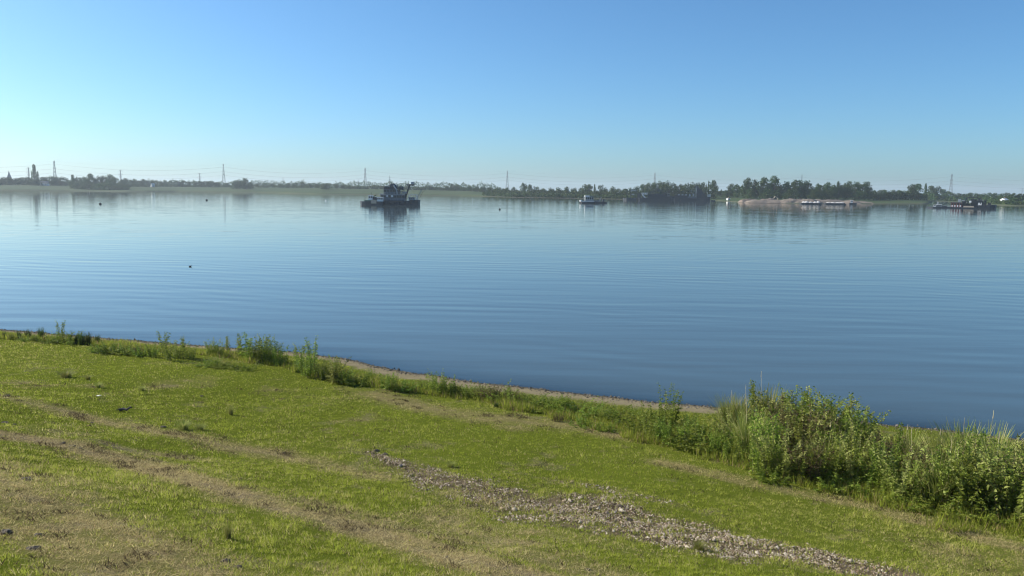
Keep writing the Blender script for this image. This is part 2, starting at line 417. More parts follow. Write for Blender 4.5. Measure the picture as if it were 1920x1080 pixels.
sx = nt.nodes.new('ShaderNodeSeparateXYZ'); nt.links.new(geo.outputs['Position'], sx.inputs[0])
mr = node(nt, 'ShaderNodeMapRange'); mr.inputs['From Min'].default_value = 0.05; mr.inputs['From Max'].default_value = 0.5; nt.links.new(sx.outputs['Z'], mr.inputs[0])
c = mixc(nt, mr.outputs[0], (0.09, 0.085, 0.06), rp.outputs[0])
nt.links.new(c, b.inputs['Base Color']); nt.links.new(b.outputs[0], out.inputs[0])
tag(link('far_shore', mesh_np('far_shore', P, quads, None, True), m), kind='structure')

# ------------------------------------------------------------------ the lake
m, nt, out = mat('lake water')
geo = nt.nodes.new('ShaderNodeNewGeometry')
def wav(rot, sc, scale, det, rough=0.5):
    mp = node(nt, 'ShaderNodeMapping', vector_type='POINT'); mp.inputs['Rotation'].default_value = (0, 0, rot); mp.inputs['Scale'].default_value = sc
    nt.links.new(geo.outputs['Position'], mp.inputs[0])
    n = node(nt, 'ShaderNodeTexNoise', Scale=scale, Detail=float(det), Roughness=rough); nt.links.new(mp.outputs[0], n.inputs['Vector'])
    return n.outputs['Fac']
swell = wav(math.radians(13), (0.07, 0.42, 1), 1.0, 2.0, 0.4)      # long low wavelets nearly parallel with the bank
ripple = wav(math.radians(8), (0.6, 2.6, 1), 1.0, 3.0, 0.5)
calm = wav(math.radians(4), (0.006, 0.03, 1), 1.0, 3.0, 0.6)        # slicks and breezy patches
rp = nt.nodes.new('ShaderNodeValToRGB'); rp.color_ramp.elements[0].position = 0.40; rp.color_ramp.elements[1].position = 0.66
rp.color_ramp.elements[0].color = (0.15, 0.15, 0.15, 1); nt.links.new(calm, rp.inputs[0])
mpw = node(nt, 'ShaderNodeMapping', vector_type='POINT'); mpw.inputs['Rotation'].default_value = (0, 0, math.radians(14)); nt.links.new(geo.outputs['Position'], mpw.inputs[0])
wv = node(nt, 'ShaderNodeTexWave', wave_type='BANDS', bands_direction='Y', wave_profile='SIN'); wv.inputs['Scale'].default_value = 0.13; wv.inputs['Distortion'].default_value = 14.0; wv.inputs['Detail'].default_value = 2.0; wv.inputs['Detail Scale'].default_value = 0.35
nt.links.new(mpw.outputs[0], wv.inputs['Vector'])
patch = wav(math.radians(10), (0.02, 0.05, 1), 1.0, 2.0); rpp = nt.nodes.new('ShaderNodeValToRGB'); rpp.color_ramp.elements[0].position = 0.35; rpp.color_ramp.elements[1].position = 0.65; nt.links.new(patch, rpp.inputs[0])
b0 = node(nt, 'ShaderNodeBump', Distance=0.0085); nt.links.new(wv.outputs['Fac'], b0.inputs['Height']); nt.links.new(rpp.outputs[0], b0.inputs['Strength'])
b1 = node(nt, 'ShaderNodeBump', Strength=1.0, Distance=0.042); nt.links.new(b0.outputs[0], b1.inputs['Normal']); nt.links.new(swell, b1.inputs['Height'])
b2 = node(nt, 'ShaderNodeBump', Distance=0.0045); nt.links.new(ripple, b2.inputs['Height']); nt.links.new(rp.outputs[0], b2.inputs['Strength']); nt.links.new(b1.outputs[0], b2.inputs['Normal'])
body = node(nt, 'ShaderNodeBsdfDiffuse'); body.inputs['Color'].default_value = (0.062, 0.092, 0.102, 1)
clear = nt.nodes.new('ShaderNodeBsdfTransparent'); clear.inputs['Color'].default_value = (0.75, 0.85, 0.88, 1)
at = nt.nodes.new('ShaderNodeAttribute'); at.attribute_name = 'shallow'
mx1 = nt.nodes.new('ShaderNodeMixShader'); nt.links.new(at.outputs['Fac'], mx1.inputs[0]); nt.links.new(body.outputs[0], mx1.inputs[1]); nt.links.new(clear.outputs[0], mx1.inputs[2])
gl = node(nt, 'ShaderNodeBsdfGlossy', Roughness=0.03); gl.inputs['Color'].default_value = (1.0, 0.97, 0.93, 1); nt.links.new(b2.outputs[0], gl.inputs['Normal'])
fr = node(nt, 'ShaderNodeFresnel', IOR=1.333); nt.links.new(b2.outputs[0], fr.inputs['Normal'])
mx2 = nt.nodes.new('ShaderNodeMixShader'); pw = node(nt, 'ShaderNodeMath', operation='POWER'); pw.inputs[1].default_value = 1.0; nt.links.new(fr.outputs[0], pw.inputs[0]); nt.links.new(pw.outputs[0], mx2.inputs[0]); nt.links.new(mx1.outputs[0], mx2.inputs[1]); nt.links.new(gl.outputs[0], mx2.inputs[2])
nt.links.new(mx2.outputs[0], out.inputs[0])
ls = spaced([(-4500, -600, 650), (-600, -100, 50), (-100, 80, 1.0), (80, 600, 52), (600, 4500, 650)])
lt = np.concatenate([[1.5], -np.arange(0, 8.1, 0.4), [-10, -13, -18, -26, -40, -80, -200, -600, -1500, -3000, -4300]])
SS, TT = np.meshgrid(ls, lt, indexing='ij'); WW = shore_w(SS) - TT
V = np.stack([(SS * DS[0] + WW * DN[0]).ravel(), (SS * DS[1] + WW * DN[1]).ravel(), 0 * SS.ravel()], 1)
na, nb = SS.shape; I = np.arange(na * nb).reshape(na, nb)
quads = np.stack([I[:-1, :-1], I[1:, :-1], I[1:, 1:], I[:-1, 1:]], -1).reshape(-1, 4)
shal = 0.8 * np.exp(np.minimum(TT.ravel(), 0) / 1.6)
tag(link('lake_water', mesh_np('lake_water', V, quads, {'shallow': shal}, True), m), kind='structure')

# ------------------------------------------------------------------ mown grass, pebbles, beach stones
def inside_view(x, y, extra=1.0):
    r = x / np.maximum(y, 0.1)
    return (y > 3.5) & (np.abs(r) < 0.65 * 1.22 + extra / np.maximum(y, 1))
def scatter(r0, r1, dens, tmin=0.6):
    th = 0.74; n = int(th * (r1 * r1 - r0 * r0) * dens)
    r = np.sqrt(rng.uniform(r0 * r0, r1 * r1, n)); a = rng.uniform(-th, th, n)
    x = r * np.sin(a); y = r * np.cos(a)
    k = inside_view(x, y) & (bank_t(x, y) > tmin)
    return x[k], y[k]
def blades(x, y, h, w, lean, colr):
    """one thin leaning triangle for each blade of grass"""
    n = len(x); z = ground_z(x, y) - 0.006
    a = rng.uniform(0, 2 * np.pi, n); b_ = rng.uniform(0, 2 * np.pi, n)
    dx, dy = np.cos(a) * w / 2, np.sin(a) * w / 2
    lx, ly = np.cos(b_) * h * lean, np.sin(b_) * h * lean
    V = np.empty((n, 3, 3)); V[:, 0] = np.stack([x - dx, y - dy, z], 1); V[:, 1] = np.stack([x + dx, y + dy, z], 1)
    V[:, 2] = np.stack([x + lx, y + ly, z + h * np.sqrt(np.clip(1 - lean ** 2, 0.02, 1))], 1)
    C = np.repeat(colr, 3, 0)
    return V.reshape(-1, 3), C
def lerp(a, b, t): return a + (b - a) * np.asarray(t)[:, None]
GREEN = np.array([0.24, 0.285, 0.020]); LIME = np.array([0.37, 0.385, 0.030]); STRAW = np.array([0.62, 0.52, 0.25]); DEEP = np.array([0.115, 0.155, 0.012]); HAY = np.array([0.34, 0.25, 0.12]); GREEN = np.array([0.33, 0.36, 0.05]); LIME = np.array([0.40, 0.40, 0.09]); DEEP = np.array([0.165, 0.20, 0.03])
VV = []; CC = []
for r0, r1, dens in ((4, 8, 3600), (8, 11, 2800), (11, 18, 1500), (18, 28, 650), (28, 62, 280)):
    x, y = scatter(r0, r1, dens)
    mk, t = masks(x, y)
    D = np.hypot(x, y)
    bare = np.maximum.reduce([mk['dirt'] * 0.8, mk['gravel'] * 0.80, mk['sand'] * 0.97])
    k = rng.random(len(x)) > bare
    x, y, t, D = x[k], y[k], t[k], D[k]; mk = {q: v[k] for q, v in mk.items()}
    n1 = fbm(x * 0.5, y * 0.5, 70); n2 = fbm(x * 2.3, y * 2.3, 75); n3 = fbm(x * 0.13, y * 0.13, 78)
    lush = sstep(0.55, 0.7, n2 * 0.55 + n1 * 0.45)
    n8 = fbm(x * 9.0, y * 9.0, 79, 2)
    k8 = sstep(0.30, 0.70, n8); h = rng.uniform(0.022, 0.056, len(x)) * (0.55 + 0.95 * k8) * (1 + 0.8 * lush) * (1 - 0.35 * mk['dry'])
    w = (0.0035 + 0.00042 * D) * rng.uniform(0.7, 1.4, len(x))
    lean = np.clip(rng.uniform(0.25, 0.9, len(x)) + 0.25 * mk['dry'], 0, 0.985)
    c_ = lerp(np.broadcast_to(GREEN, (len(x), 3)), LIME, np.clip((n3 - 0.38) * 2.2 + (n1 - 0.5) * 1.1 + rng.uniform(-0.2, 0.3, len(x)), 0, 1))
    c_ = lerp(c_, DEEP, np.clip(rng.random(len(x)) * 0.5 + (0.48 - n2) * 1.2 + (0.45 - n8) * 1.0, 0, 0.9))  # deep green at random, and in hollows, where shade is put into colour
    s_ = np.clip(mk['dry'] * 1.15 + 0.14 + (n1 - 0.5) * 0.25, 0, 0.92)
    pick = rng.random(len(x)) < s_
    stc = lerp(np.broadcast_to(STRAW, (len(x), 3)), HAY, rng.random(len(x)))
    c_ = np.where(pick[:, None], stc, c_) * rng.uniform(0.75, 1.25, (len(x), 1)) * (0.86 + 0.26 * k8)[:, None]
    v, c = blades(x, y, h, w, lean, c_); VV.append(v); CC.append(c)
# hay and clippings lying loose on the worn strips
x, y = scatter(4, 24, 1000); mk, t = masks(x, y); k = rng.random(len(x)) < (mk['dry'] * 0.8 + mk['dirt'] * 0.6) * (1 - mk['gravel']); x, y = x[k], y[k]
n = len(x)
v, c = blades(x, y, rng.uniform(0.05, 0.14, n), 0.0045 + 0.0003 * np.hypot(x, y), rng.uniform(0.93, 0.99, n), lerp(np.broadcast_to(STRAW * 1.15, (n, 3)), HAY * 0.8, rng.random(n)))
v[:, 2] += 0.015; VV.append(v); CC.append(c)
x, y = scatter(4, 30, 700); mk, t = masks(x, y); cl = fbm(x * 2.6, y * 2.6, 130, 3); k = rng.random(len(x)) < sstep(0.58, 0.68, cl) * np.clip(mk['dry'] * 0.9 + mk['dirt'] + 0.10, 0, 1) * (1 - mk['sand']); x, y = x[k], y[k]
n = len(x)
v, c = blades(x, y, rng.uniform(0.03, 0.10, n), 0.008 + 0.0006 * np.hypot(x, y), rng.uniform(0.5, 0.97, n), np.array([[0.075, 0.055, 0.032]]) * rng.uniform(0.5, 1.8, (n, 1)))
v[:, 2] += 0.012; VV.append(v); CC.append(c)
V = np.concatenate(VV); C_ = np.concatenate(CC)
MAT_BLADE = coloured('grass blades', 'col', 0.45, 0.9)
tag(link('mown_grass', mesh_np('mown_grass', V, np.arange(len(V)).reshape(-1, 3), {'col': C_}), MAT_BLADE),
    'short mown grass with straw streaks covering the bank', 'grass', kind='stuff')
print('grass triangles', len(V) // 3)

# taller unmown fringe under the weeds by the water
x, y = scatter(10, 62, 620, 1.2); dR, iR = dist_poly(x, y, ROUGH)
wid = np.interp(iR, np.arange(20), [0.7, 0.7, 0.8, 0.8, 0.9, 1.0, 1.1, 1.0, 0.9, 0.9, 1.2, 1.6, 1.8, 1.8, 1.9, 1.9, 1.8, 1.8, 1.8, 1.8])
nn = fbm(x * 0.8, y * 0.8, 81)
k = (dR < wid * (0.25 + 1.1 * nn)) & (rng.random(len(x)) < (0.35 + nn) * (1 - 0.85 * masks(x, y)[0]['sand'])); x, y, nn = x[k], y[k], nn[k]; n = len(x)
c_ = lerp(np.broadcast_to(DEEP * 1.0, (n, 3)), GREEN, rng.random(n)); pick = rng.random(n) < 0.16; c_[pick] = HAY
v, c = blades(x, y, rng.uniform(0.07, 0.34, n) * (0.5 + nn), 0.006 + 0.0006 * np.hypot(x, y), rng.uniform(0.1, 0.75, n), c_ * rng.uniform(0.7, 1.3, (n, 1)))
tag(link('rough_grass', mesh_np('rough_grass', v, np.arange(len(v)).reshape(-1, 3), {'col': c}), MAT_BLADE),
    'ragged unmown grass fringe between lawn and lake', 'rough grass', kind='stuff')

def pebbles(x, y, size, colr, sink=0.3):
    n = len(x); base = np.array([[1, 0, 0], [0.2, 0.95, 0], [-0.9, 0.4, 0], [-0.5, -0.85, 0], [0.6, -0.75, 0], [0.1, 0.05, 0.75]])
    fc = np.array([[0, 1, 5], [1, 2, 5], [2, 3, 5], [3, 4, 5], [4, 0, 5]])
    a = rng.uniform(0, 6.283, n); P = np.broadcast_to(base, (n, 6, 3)).copy() * rng.uniform(0.65, 1.3, (n, 6, 1))
    P[:, :5, 2] = rng.uniform(-0.35, 0.1, (n, 5)); P[:, :, 1] *= rng.uniform(0.55, 1, (n, 1)); P[:, 5, :2] += rng.uniform(-0.4, 0.4, (n, 2))
    X = P[:, :, 0] * np.cos(a)[:, None] - P[:, :, 1] * np.sin(a)[:, None]; Y = P[:, :, 0] * np.sin(a)[:, None] + P[:, :, 1] * np.cos(a)[:, None]
    V = np.stack([X, Y, P[:, :, 2]], -1) * size[:, None, None]
    V[:, :, 0] += x[:, None]; V[:, :, 1] += y[:, None]; V[:, :, 2] += (ground_z(x, y) + size * sink)[:, None]
    Fc = (fc[None] + 6 * np.arange(n)[:, None, None]).reshape(-1, 3)
    return V.reshape(-1, 3), Fc, np.repeat(colr, 6, 0)
MAT_STONE = coloured('loose stones', 'col', 0, 0.85)
x, y = scatter(5, 26, 1500); mk, t = masks(x, y); k = rng.random(len(x)) < mk['gravel'] ** 1.3 * (0.10 + 0.62 * sstep(0.38, 0.62, fbm(x * 2.2, y * 2.2, 120))); x, y = x[k], y[k]; n = len(x)
base = np.array([[0.31, 0.25, 0.18], [0.47, 0.40, 0.30], [0.20, 0.145, 0.09], [0.35, 0.27, 0.18], [0.10, 0.075, 0.045]])
c_ = base[rng.integers(0, 5, n)] * rng.uniform(0.75, 1.15, (n, 1))
v, f, c = pebbles(x, y, rng.gamma(1.8, 0.0062, n) + 0.006, c_, -0.1)
tag(link('gravel', mesh_np('gravel', v, f, {'col': c}), MAT_STONE), 'pale broken stones strewn in a worn strip across the lawn', 'gravel', kind='stuff')
print('pebbles', n)
x, y = scatter(15, 62, 110, -0.3); t = bank_t(x, y); k = (t < 0.9) & (rng.random(len(x)) < np.exp(-((t - 0.2) / 0.35) ** 2)); x, y = x[k], y[k]; n = len(x)
c_ = np.array([0.07, 0.062, 0.05]) * rng.uniform(0.6, 2.6, (n, 1))
v, f, c = pebbles(x, y, rng.gamma(3, 0.009, n) + 0.012, c_, 0.0)
tag(link('shore_stones', mesh_np('shore_stones', v, f, {'col': c}), MAT_STONE), 'dark wet stones and wrack lying along the waterline', 'stones', kind='stuff')

# ------------------------------------------------------------------ plants
def leaves(base, direc, length, width, tint, fold=0.25):
    """pointed four-cornered leaf for every row: base point, direction, size"""
    n = len(base); d = direc / np.linalg.norm(direc, axis=1, keepdims=True)
    r = rng.normal(size=(n, 3)); s = np.cross(d, r); s /= np.linalg.norm(s, axis=1, keepdims=True) + 1e-9
    u = np.cross(s, d)
    mid = base + d * (length * 0.5)[:, None] + u * (length * fold * 0.2)[:, None]
    V = np.stack([base, mid + s * (width / 2)[:, None], base + d * length[:, None] - np.array([0, 0, 1]) * (length * 0.15)[:, None], mid - s * (width / 2)[:, None]], 1)
    return V.reshape(-1, 3), np.arange(4 * n).reshape(-1, 4), np.repeat(tint, 4)
def stems_leaves(seed, n_st, spread, arch, per, ll, lw, droop=0.2, bare=0.12, r=0.006, grey=0.0, hvar=0.45):
    R = np.random.default_rng(seed); sb = MB(); B = []; Dr = []; L = []; T = []
    for i in range(n_st):
        a = R.uniform(0, 6.283); q = R.uniform(0, 1) ** 0.6 * spread
        p0 = np.array([math.cos(a) * q, math.sin(a) * q, 0]); h = 1 - R.uniform(0, hvar)
        lean = arch * (0.3 + q / max(spread, 1e-3)) * R.uniform(0.5, 1.3); b = a + R.normal(0, 0.5)
        pts = [p0 + np.array([math.cos(b) * lean * u * u, math.sin(b) * lean * u * u, h * u - 0.12 * lean * u ** 3]) for u in np.linspace(0, 1, 5)]
        sb.path(pts, r, r * 0.35, 3)
        tone = R.uniform(0, 1)
        for k in range(per):
            u = bare + (1 - bare) * R.uniform(0, 1) ** 0.85
            j = min(3, int(u * 4)); f = u * 4 - j; p = pts[j] * (1 - f) + pts[j + 1] * f
            az = R.uniform(0, 6.283); e = R.uniform(-0.2, 0.9)
            B.append(p + R.normal(0, 0.012, 3)); Dr.append([math.cos(az) * math.cos(e), math.sin(az) * math.cos(e), math.sin(e) - droop])
            L.append(ll * R.uniform(0.55, 1.25) * (1.15 - 0.6 * u)); T.append(np.clip(tone * 0.6 + R.uniform(0, 0.4) + 0.15 * u, 0, 1))
    L = np.array(L)
    return sb.mesh('stems'), mesh_np('leaves', *[q for q in (lambda o: (o[0], o[1], {'tint': o[2]}))(leaves(np.array(B), np.array(Dr), L, L * lw, np.array(T)))])
def tuft(seed, n_b, spread, w, arch, heads=0):
    R = np.random.default_rng(seed); V = []; Fq = []; T = []; hb = MB()
    for i in range(n_b):
        a = R.uniform(0, 6.283); q = R.uniform(0, 1) ** 0.7 * spread; b = R.uniform(0, 6.283) if R.random() < 0.4 else a
        h = R.uniform(0.45, 1); L_ = arch * R.uniform(0.2, 1.2); s = np.array([-math.sin(b), math.cos(b), 0]) * w * R.uniform(0.6, 1.3) / 2
        p = np.array([math.cos(a) * q, math.sin(a) * q, 0]); n0 = len(V); tt = R.uniform(0, 1)
        for u, k in ((0, 1), (0.5, 0.9), (1, 0.12)):
            c = p + np.array([math.cos(b) * L_ * u * u, math.sin(b) * L_ * u * u, h * u * (1 - 0.25 * L_ * u)])
            V += [c - s * k, c + s * k]; T += [tt, tt]
        Fq += [[n0, n0 + 1, n0 + 3, n0 + 2], [n0 + 2, n0 + 3, n0 + 5, n0 + 4]]
    for i in range(heads):
        a = R.uniform(0, 6.283); q = R.uniform(0, spread); p = Vector((math.cos(a) * q, math.sin(a) * q, 0)); t_ = p + Vector((R.normal(0, .06), R.normal(0, .06), R.uniform(0.95, 1.15)))
        hb.bar(p, t_, 0.004, 0.003, 3); hb.bar(t_ - Vector((0, 0, 0.10)), t_ + Vector((0, 0, 0.02)), 0.007, 0.003, 4)
    if not hb.v: hb.bar((0, 0, 0), (0, 0, 0.6), 0.004, 0.002, 3)
    return hb.mesh('stems'), mesh_np('blades', np.array(V), np.array(Fq), {'tint': np.array(T)})
LEAF_HERB = leafy('herb leaves', (0.09, 0.14, 0.018), (0.17, 0.235, 0.028), (0.30, 0.33, 0.06), 0.42)
LEAF_WILLOW = leafy('willow leaves', (0.11, 0.145, 0.02), (0.22, 0.255, 0.042), (0.38, 0.39, 0.12), 0.42)
LEAF_REED = leafy('sedge blades', (0.16, 0.20, 0.035), (0.26, 0.29, 0.055), (0.44, 0.39, 0.17), 0.45)
LEAF_DARK = leafy('dark rush', (0.04, 0.06, 0.018), (0.065, 0.095, 0.025), (0.10, 0.14, 0.035), 0.3)
LEAF_BROWN = leafy('dead herb leaves', (0.07, 0.05, 0.025), (0.14, 0.10, 0.045), (0.17, 0.17, 0.05))
STEM_G = plain('green stems', (0.10, 0.12, 0.035), 0.7); STEM_B = plain('woody stems', (0.12, 0.085, 0.05), 0.8); STEM_S = plain('straw stems', (0.42, 0.36, 0.22), 0.8)
PLANTS = {
    'herb': [(stems_leaves(10 + i, 13, 0.24, 0.22, 58, 0.095, 0.36), LEAF_HERB, STEM_G) for i in range(3)],
    'spire': [(stems_leaves(20 + i, 5, 0.11, 0.10, 74, 0.105, 0.30, hvar=0.35), LEAF_HERB, STEM_G) for i in range(3)],
    'willow': [(stems_leaves(30 + i, 24, 0.30, 0.38, 84, 0.092, 0.46, bare=0.10, hvar=0.5), LEAF_WILLOW, STEM_B) for i in range(4)],
    'nettle': [(stems_leaves(40 + i, 26, 0.36, 0.12, 40, 0.10, 0.48, droop=0.35, bare=0.05), LEAF_HERB, STEM_G) for i in range(3)],
    'sedge': [(tuft(50 + i, 300, 0.24, 0.022, 0.6, 1), LEAF_REED, STEM_S) for i in range(3)],
    'rush': [(tuft(60 + i, 170, 0.16, 0.022, 0.22, 0), LEAF_DARK, STEM_G) for i in range(2)],
    'low': [(stems_leaves(70 + i, 30, 0.7, 0.5, 34, 0.16, 0.42, hvar=0.65), LEAF_HERB, STEM_G) for i in range(3)],
    'brown': [(stems_leaves(80 + i, 24, 0.35, 0.18, 42, 0.09, 0.4, hvar=0.35), LEAF_BROWN, STEM_B) for i in range(2)],
}
PNAME = {'herb': 'leafy_weed', 'spire': 'tall_weed', 'willow': 'willow_shrub', 'nettle': 'nettle_clump', 'sedge': 'sedge_tuft', 'rush': 'rush_tuft', 'low': 'low_weed', 'brown': 'dock_clump'}
PCAT = {'herb': 'weed', 'spire': 'weed', 'willow': 'shrub', 'nettle': 'nettles', 'sedge': 'sedge', 'rush': 'rush', 'low': 'weed', 'brown': 'weed'}
def plant(kind, px, py, h_px, label, group, wide=1.0, xy=None):
    """a plant rooted where column px meets the ground at row py, as tall as h_px rows"""
    p = at_ground(px, py) if xy is None else np.array([xy[0], xy[1], 0])
    D = math.hypot(p[0], p[1]); h = h_px * D / F_PX * 1.02
    (st_, lf), lm, sm = random.choice(PLANTS[kind])
    o = thing(PNAME[kind], label, PCAT[kind], (p[0], p[1], float(ground_z(p[0], p[1])) - 0.02), random.uniform(0, 6.28), group, (h * wide, h * wide, h))
    tag(link('stems', st_, sm, o), kind='stuff'); tag(link('blades' if kind in ('sedge', 'rush') else 'leaves', lf, lm, o), kind='stuff')
    return o
ORD = ['first', 'second', 'third', 'fourth', 'fifth', 'sixth', 'seventh', 'eighth', 'ninth', 'tenth', 'eleventh', 'twelfth', 'thirteenth', 'fourteenth', 'fifteenth', 'sixteenth', 'seventeenth', 'eighteenth', 'nineteenth', 'twentieth']
GSH = 'weeds along the waterline'
KW = {'herb': 'bushy green weed', 'spire': 'slim upright weed', 'low': 'low spreading weed', 'rush': 'dark upright rush tuft', 'sedge': 'loose grassy sedge tuft', 'nettle': 'dense nettle clump', 'willow': 'grey-green willow shrub', 'brown': 'brownish dead-looking dock clump'}
strip = [  # (kind, column, foot row, height in rows, width factor)
    ('rush', 8, 634, 13, 1), ('herb', 22, 637, 14, 1), ('rush', 36, 636, 16, 1), ('low', 48, 640, 12, 1), ('rush', 53, 637, 20, 1), ('herb', 66, 640, 14, 1), ('rush', 78, 638, 24, 0.9), ('low', 94, 643, 15, 1),
    ('herb', 104, 642, 18, 1), ('spire', 114, 641, 33, 1), ('herb', 124, 645, 22, 1), ('low', 134, 646, 20, 1), ('rush', 146, 645, 20, 1), ('rush', 154, 647, 26, 0.9), ('rush', 166, 648, 26, 0.9), ('rush', 183, 644, 18, 1),
    ('low', 192, 661, 17, 1.1), ('low', 208, 663, 19, 1.1), ('herb', 224, 664, 20, 1), ('low', 240, 665, 18, 1.1), ('brown', 256, 666, 16, 1.2), ('low', 272, 668, 20, 1), ('herb', 290, 670, 27, 1), ('spire', 309, 668, 46, 0.9), ('herb', 322, 676, 34, 1), ('herb', 336, 672, 33, 1), ('spire', 343, 670, 36, 0.9), ('herb', 356, 674, 30, 1),
    ('nettle', 400, 666, 27, 0.9), ('herb', 412, 668, 26, 0.9), ('spire', 428, 664, 35, 0.8), ('spire', 452, 674, 44, 0.9), ('spire', 461, 676, 50, 1.2), ('nettle', 470, 678, 26, 0.8), ('nettle', 486, 680, 44, 0.7), ('spire', 494, 678, 46, 1.1), ('nettle', 506, 682, 46, 0.7), ('spire', 516, 680, 42, 1.1), ('nettle', 526, 686, 36, 0.8), ('low', 388, 686, 16, 1.3), ('low', 420, 690, 15, 1.3), ('low', 460, 694, 16, 1.3),
    ('spire', 561, 694, 46, 1.2), ('nettle', 570, 698, 42, 0.8), ('spire', 587, 694, 58, 0.9), ('herb', 578, 706, 40, 1), ('herb', 600, 708, 36, 1), ('nettle', 612, 712, 32, 0.9), ('spire', 626, 704, 40, 0.9), ('willow', 632, 718, 44, 0.9), ('herb', 650, 720, 36, 1), ('low', 668, 722, 26, 1.1), ('nettle', 694, 714, 22, 0.9),
    ('nettle', 728, 730, 32, 1.0), ('herb', 742, 734, 27, 1), ('low', 756, 732, 22, 1.1), ('herb', 806, 736, 40, 0.9), ('herb', 822, 740, 44, 0.9), ('nettle', 842, 742, 36, 0.9), ('nettle', 852, 742, 24, 1), ('low', 868, 744, 22, 1.1),
    ('low', 890, 744, 22, 1.1), ('brown', 906, 748, 26, 1.1), ('brown', 924, 750, 30, 1.1), ('low', 942, 752, 30, 1), ('brown', 960, 754, 26, 1.1), ('low', 984, 758, 22, 1.2), ('rush', 930, 764, 14, 1.4),
    ('low', 1008, 768, 24, 1.2), ('low', 1030, 772, 26, 1.2), ('nettle', 1050, 776, 36, 1), ('herb', 1064, 774, 34, 1), ('low', 1084, 780, 28, 1.2), ('low', 1112, 782, 28, 1.2), ('nettle', 1130, 788, 26, 1.1), ('herb', 1150, 790, 30, 1.1), ('low', 1172, 796, 28, 1.2),
    ('low', 712, 716, 12, 1.2), ('low', 775, 726, 13, 1.2), ('herb', 790, 728, 20, 0.9), ('low', 880, 733, 12, 1.2), ('low', 902, 736, 14, 1.2), ('nettle', 950, 744, 18, 1), ('low', 1000, 752, 14, 1.3), ('low', 1040, 757, 15, 1.3), ('herb', 1092, 766, 20, 1), ('low', 1120, 768, 16, 1.3), ('low', 1160, 776, 18, 1.3), ('nettle', 1190, 784, 24, 1), ('low', 1215, 790, 18, 1.3),
    ('brown', 1045, 790, 16, 1.3), ('low', 1090, 800, 18, 1.3), ('low', 1140, 808, 18, 1.3),
]
MARK = [(0, 'from the left edge of the lake bank'), (188, 'right of the dark rushes'), (380, 'right of the gap below the dredger'), (545, 'right of the tall spiky weeds'), (710, 'along the sandy bank left of centre'), (880, 'along the sandy bank at the picture middle'), (1000, 'before the willow thicket begins')]
cnt = {}
for kd, px, py, h, wd in strip:
    mk_ = [q for q in MARK if px >= q[0]][-1][1]
    cnt[(kd, mk_)] = cnt.get((kd, mk_), 0) + 1
    plant(kd, px, py, h * (1.0 if kd == 'rush' else 1.15), f"{ORD[cnt[(kd, mk_)] - 1]} {KW[kd]} {mk_}", GSH, wd * 1.15)
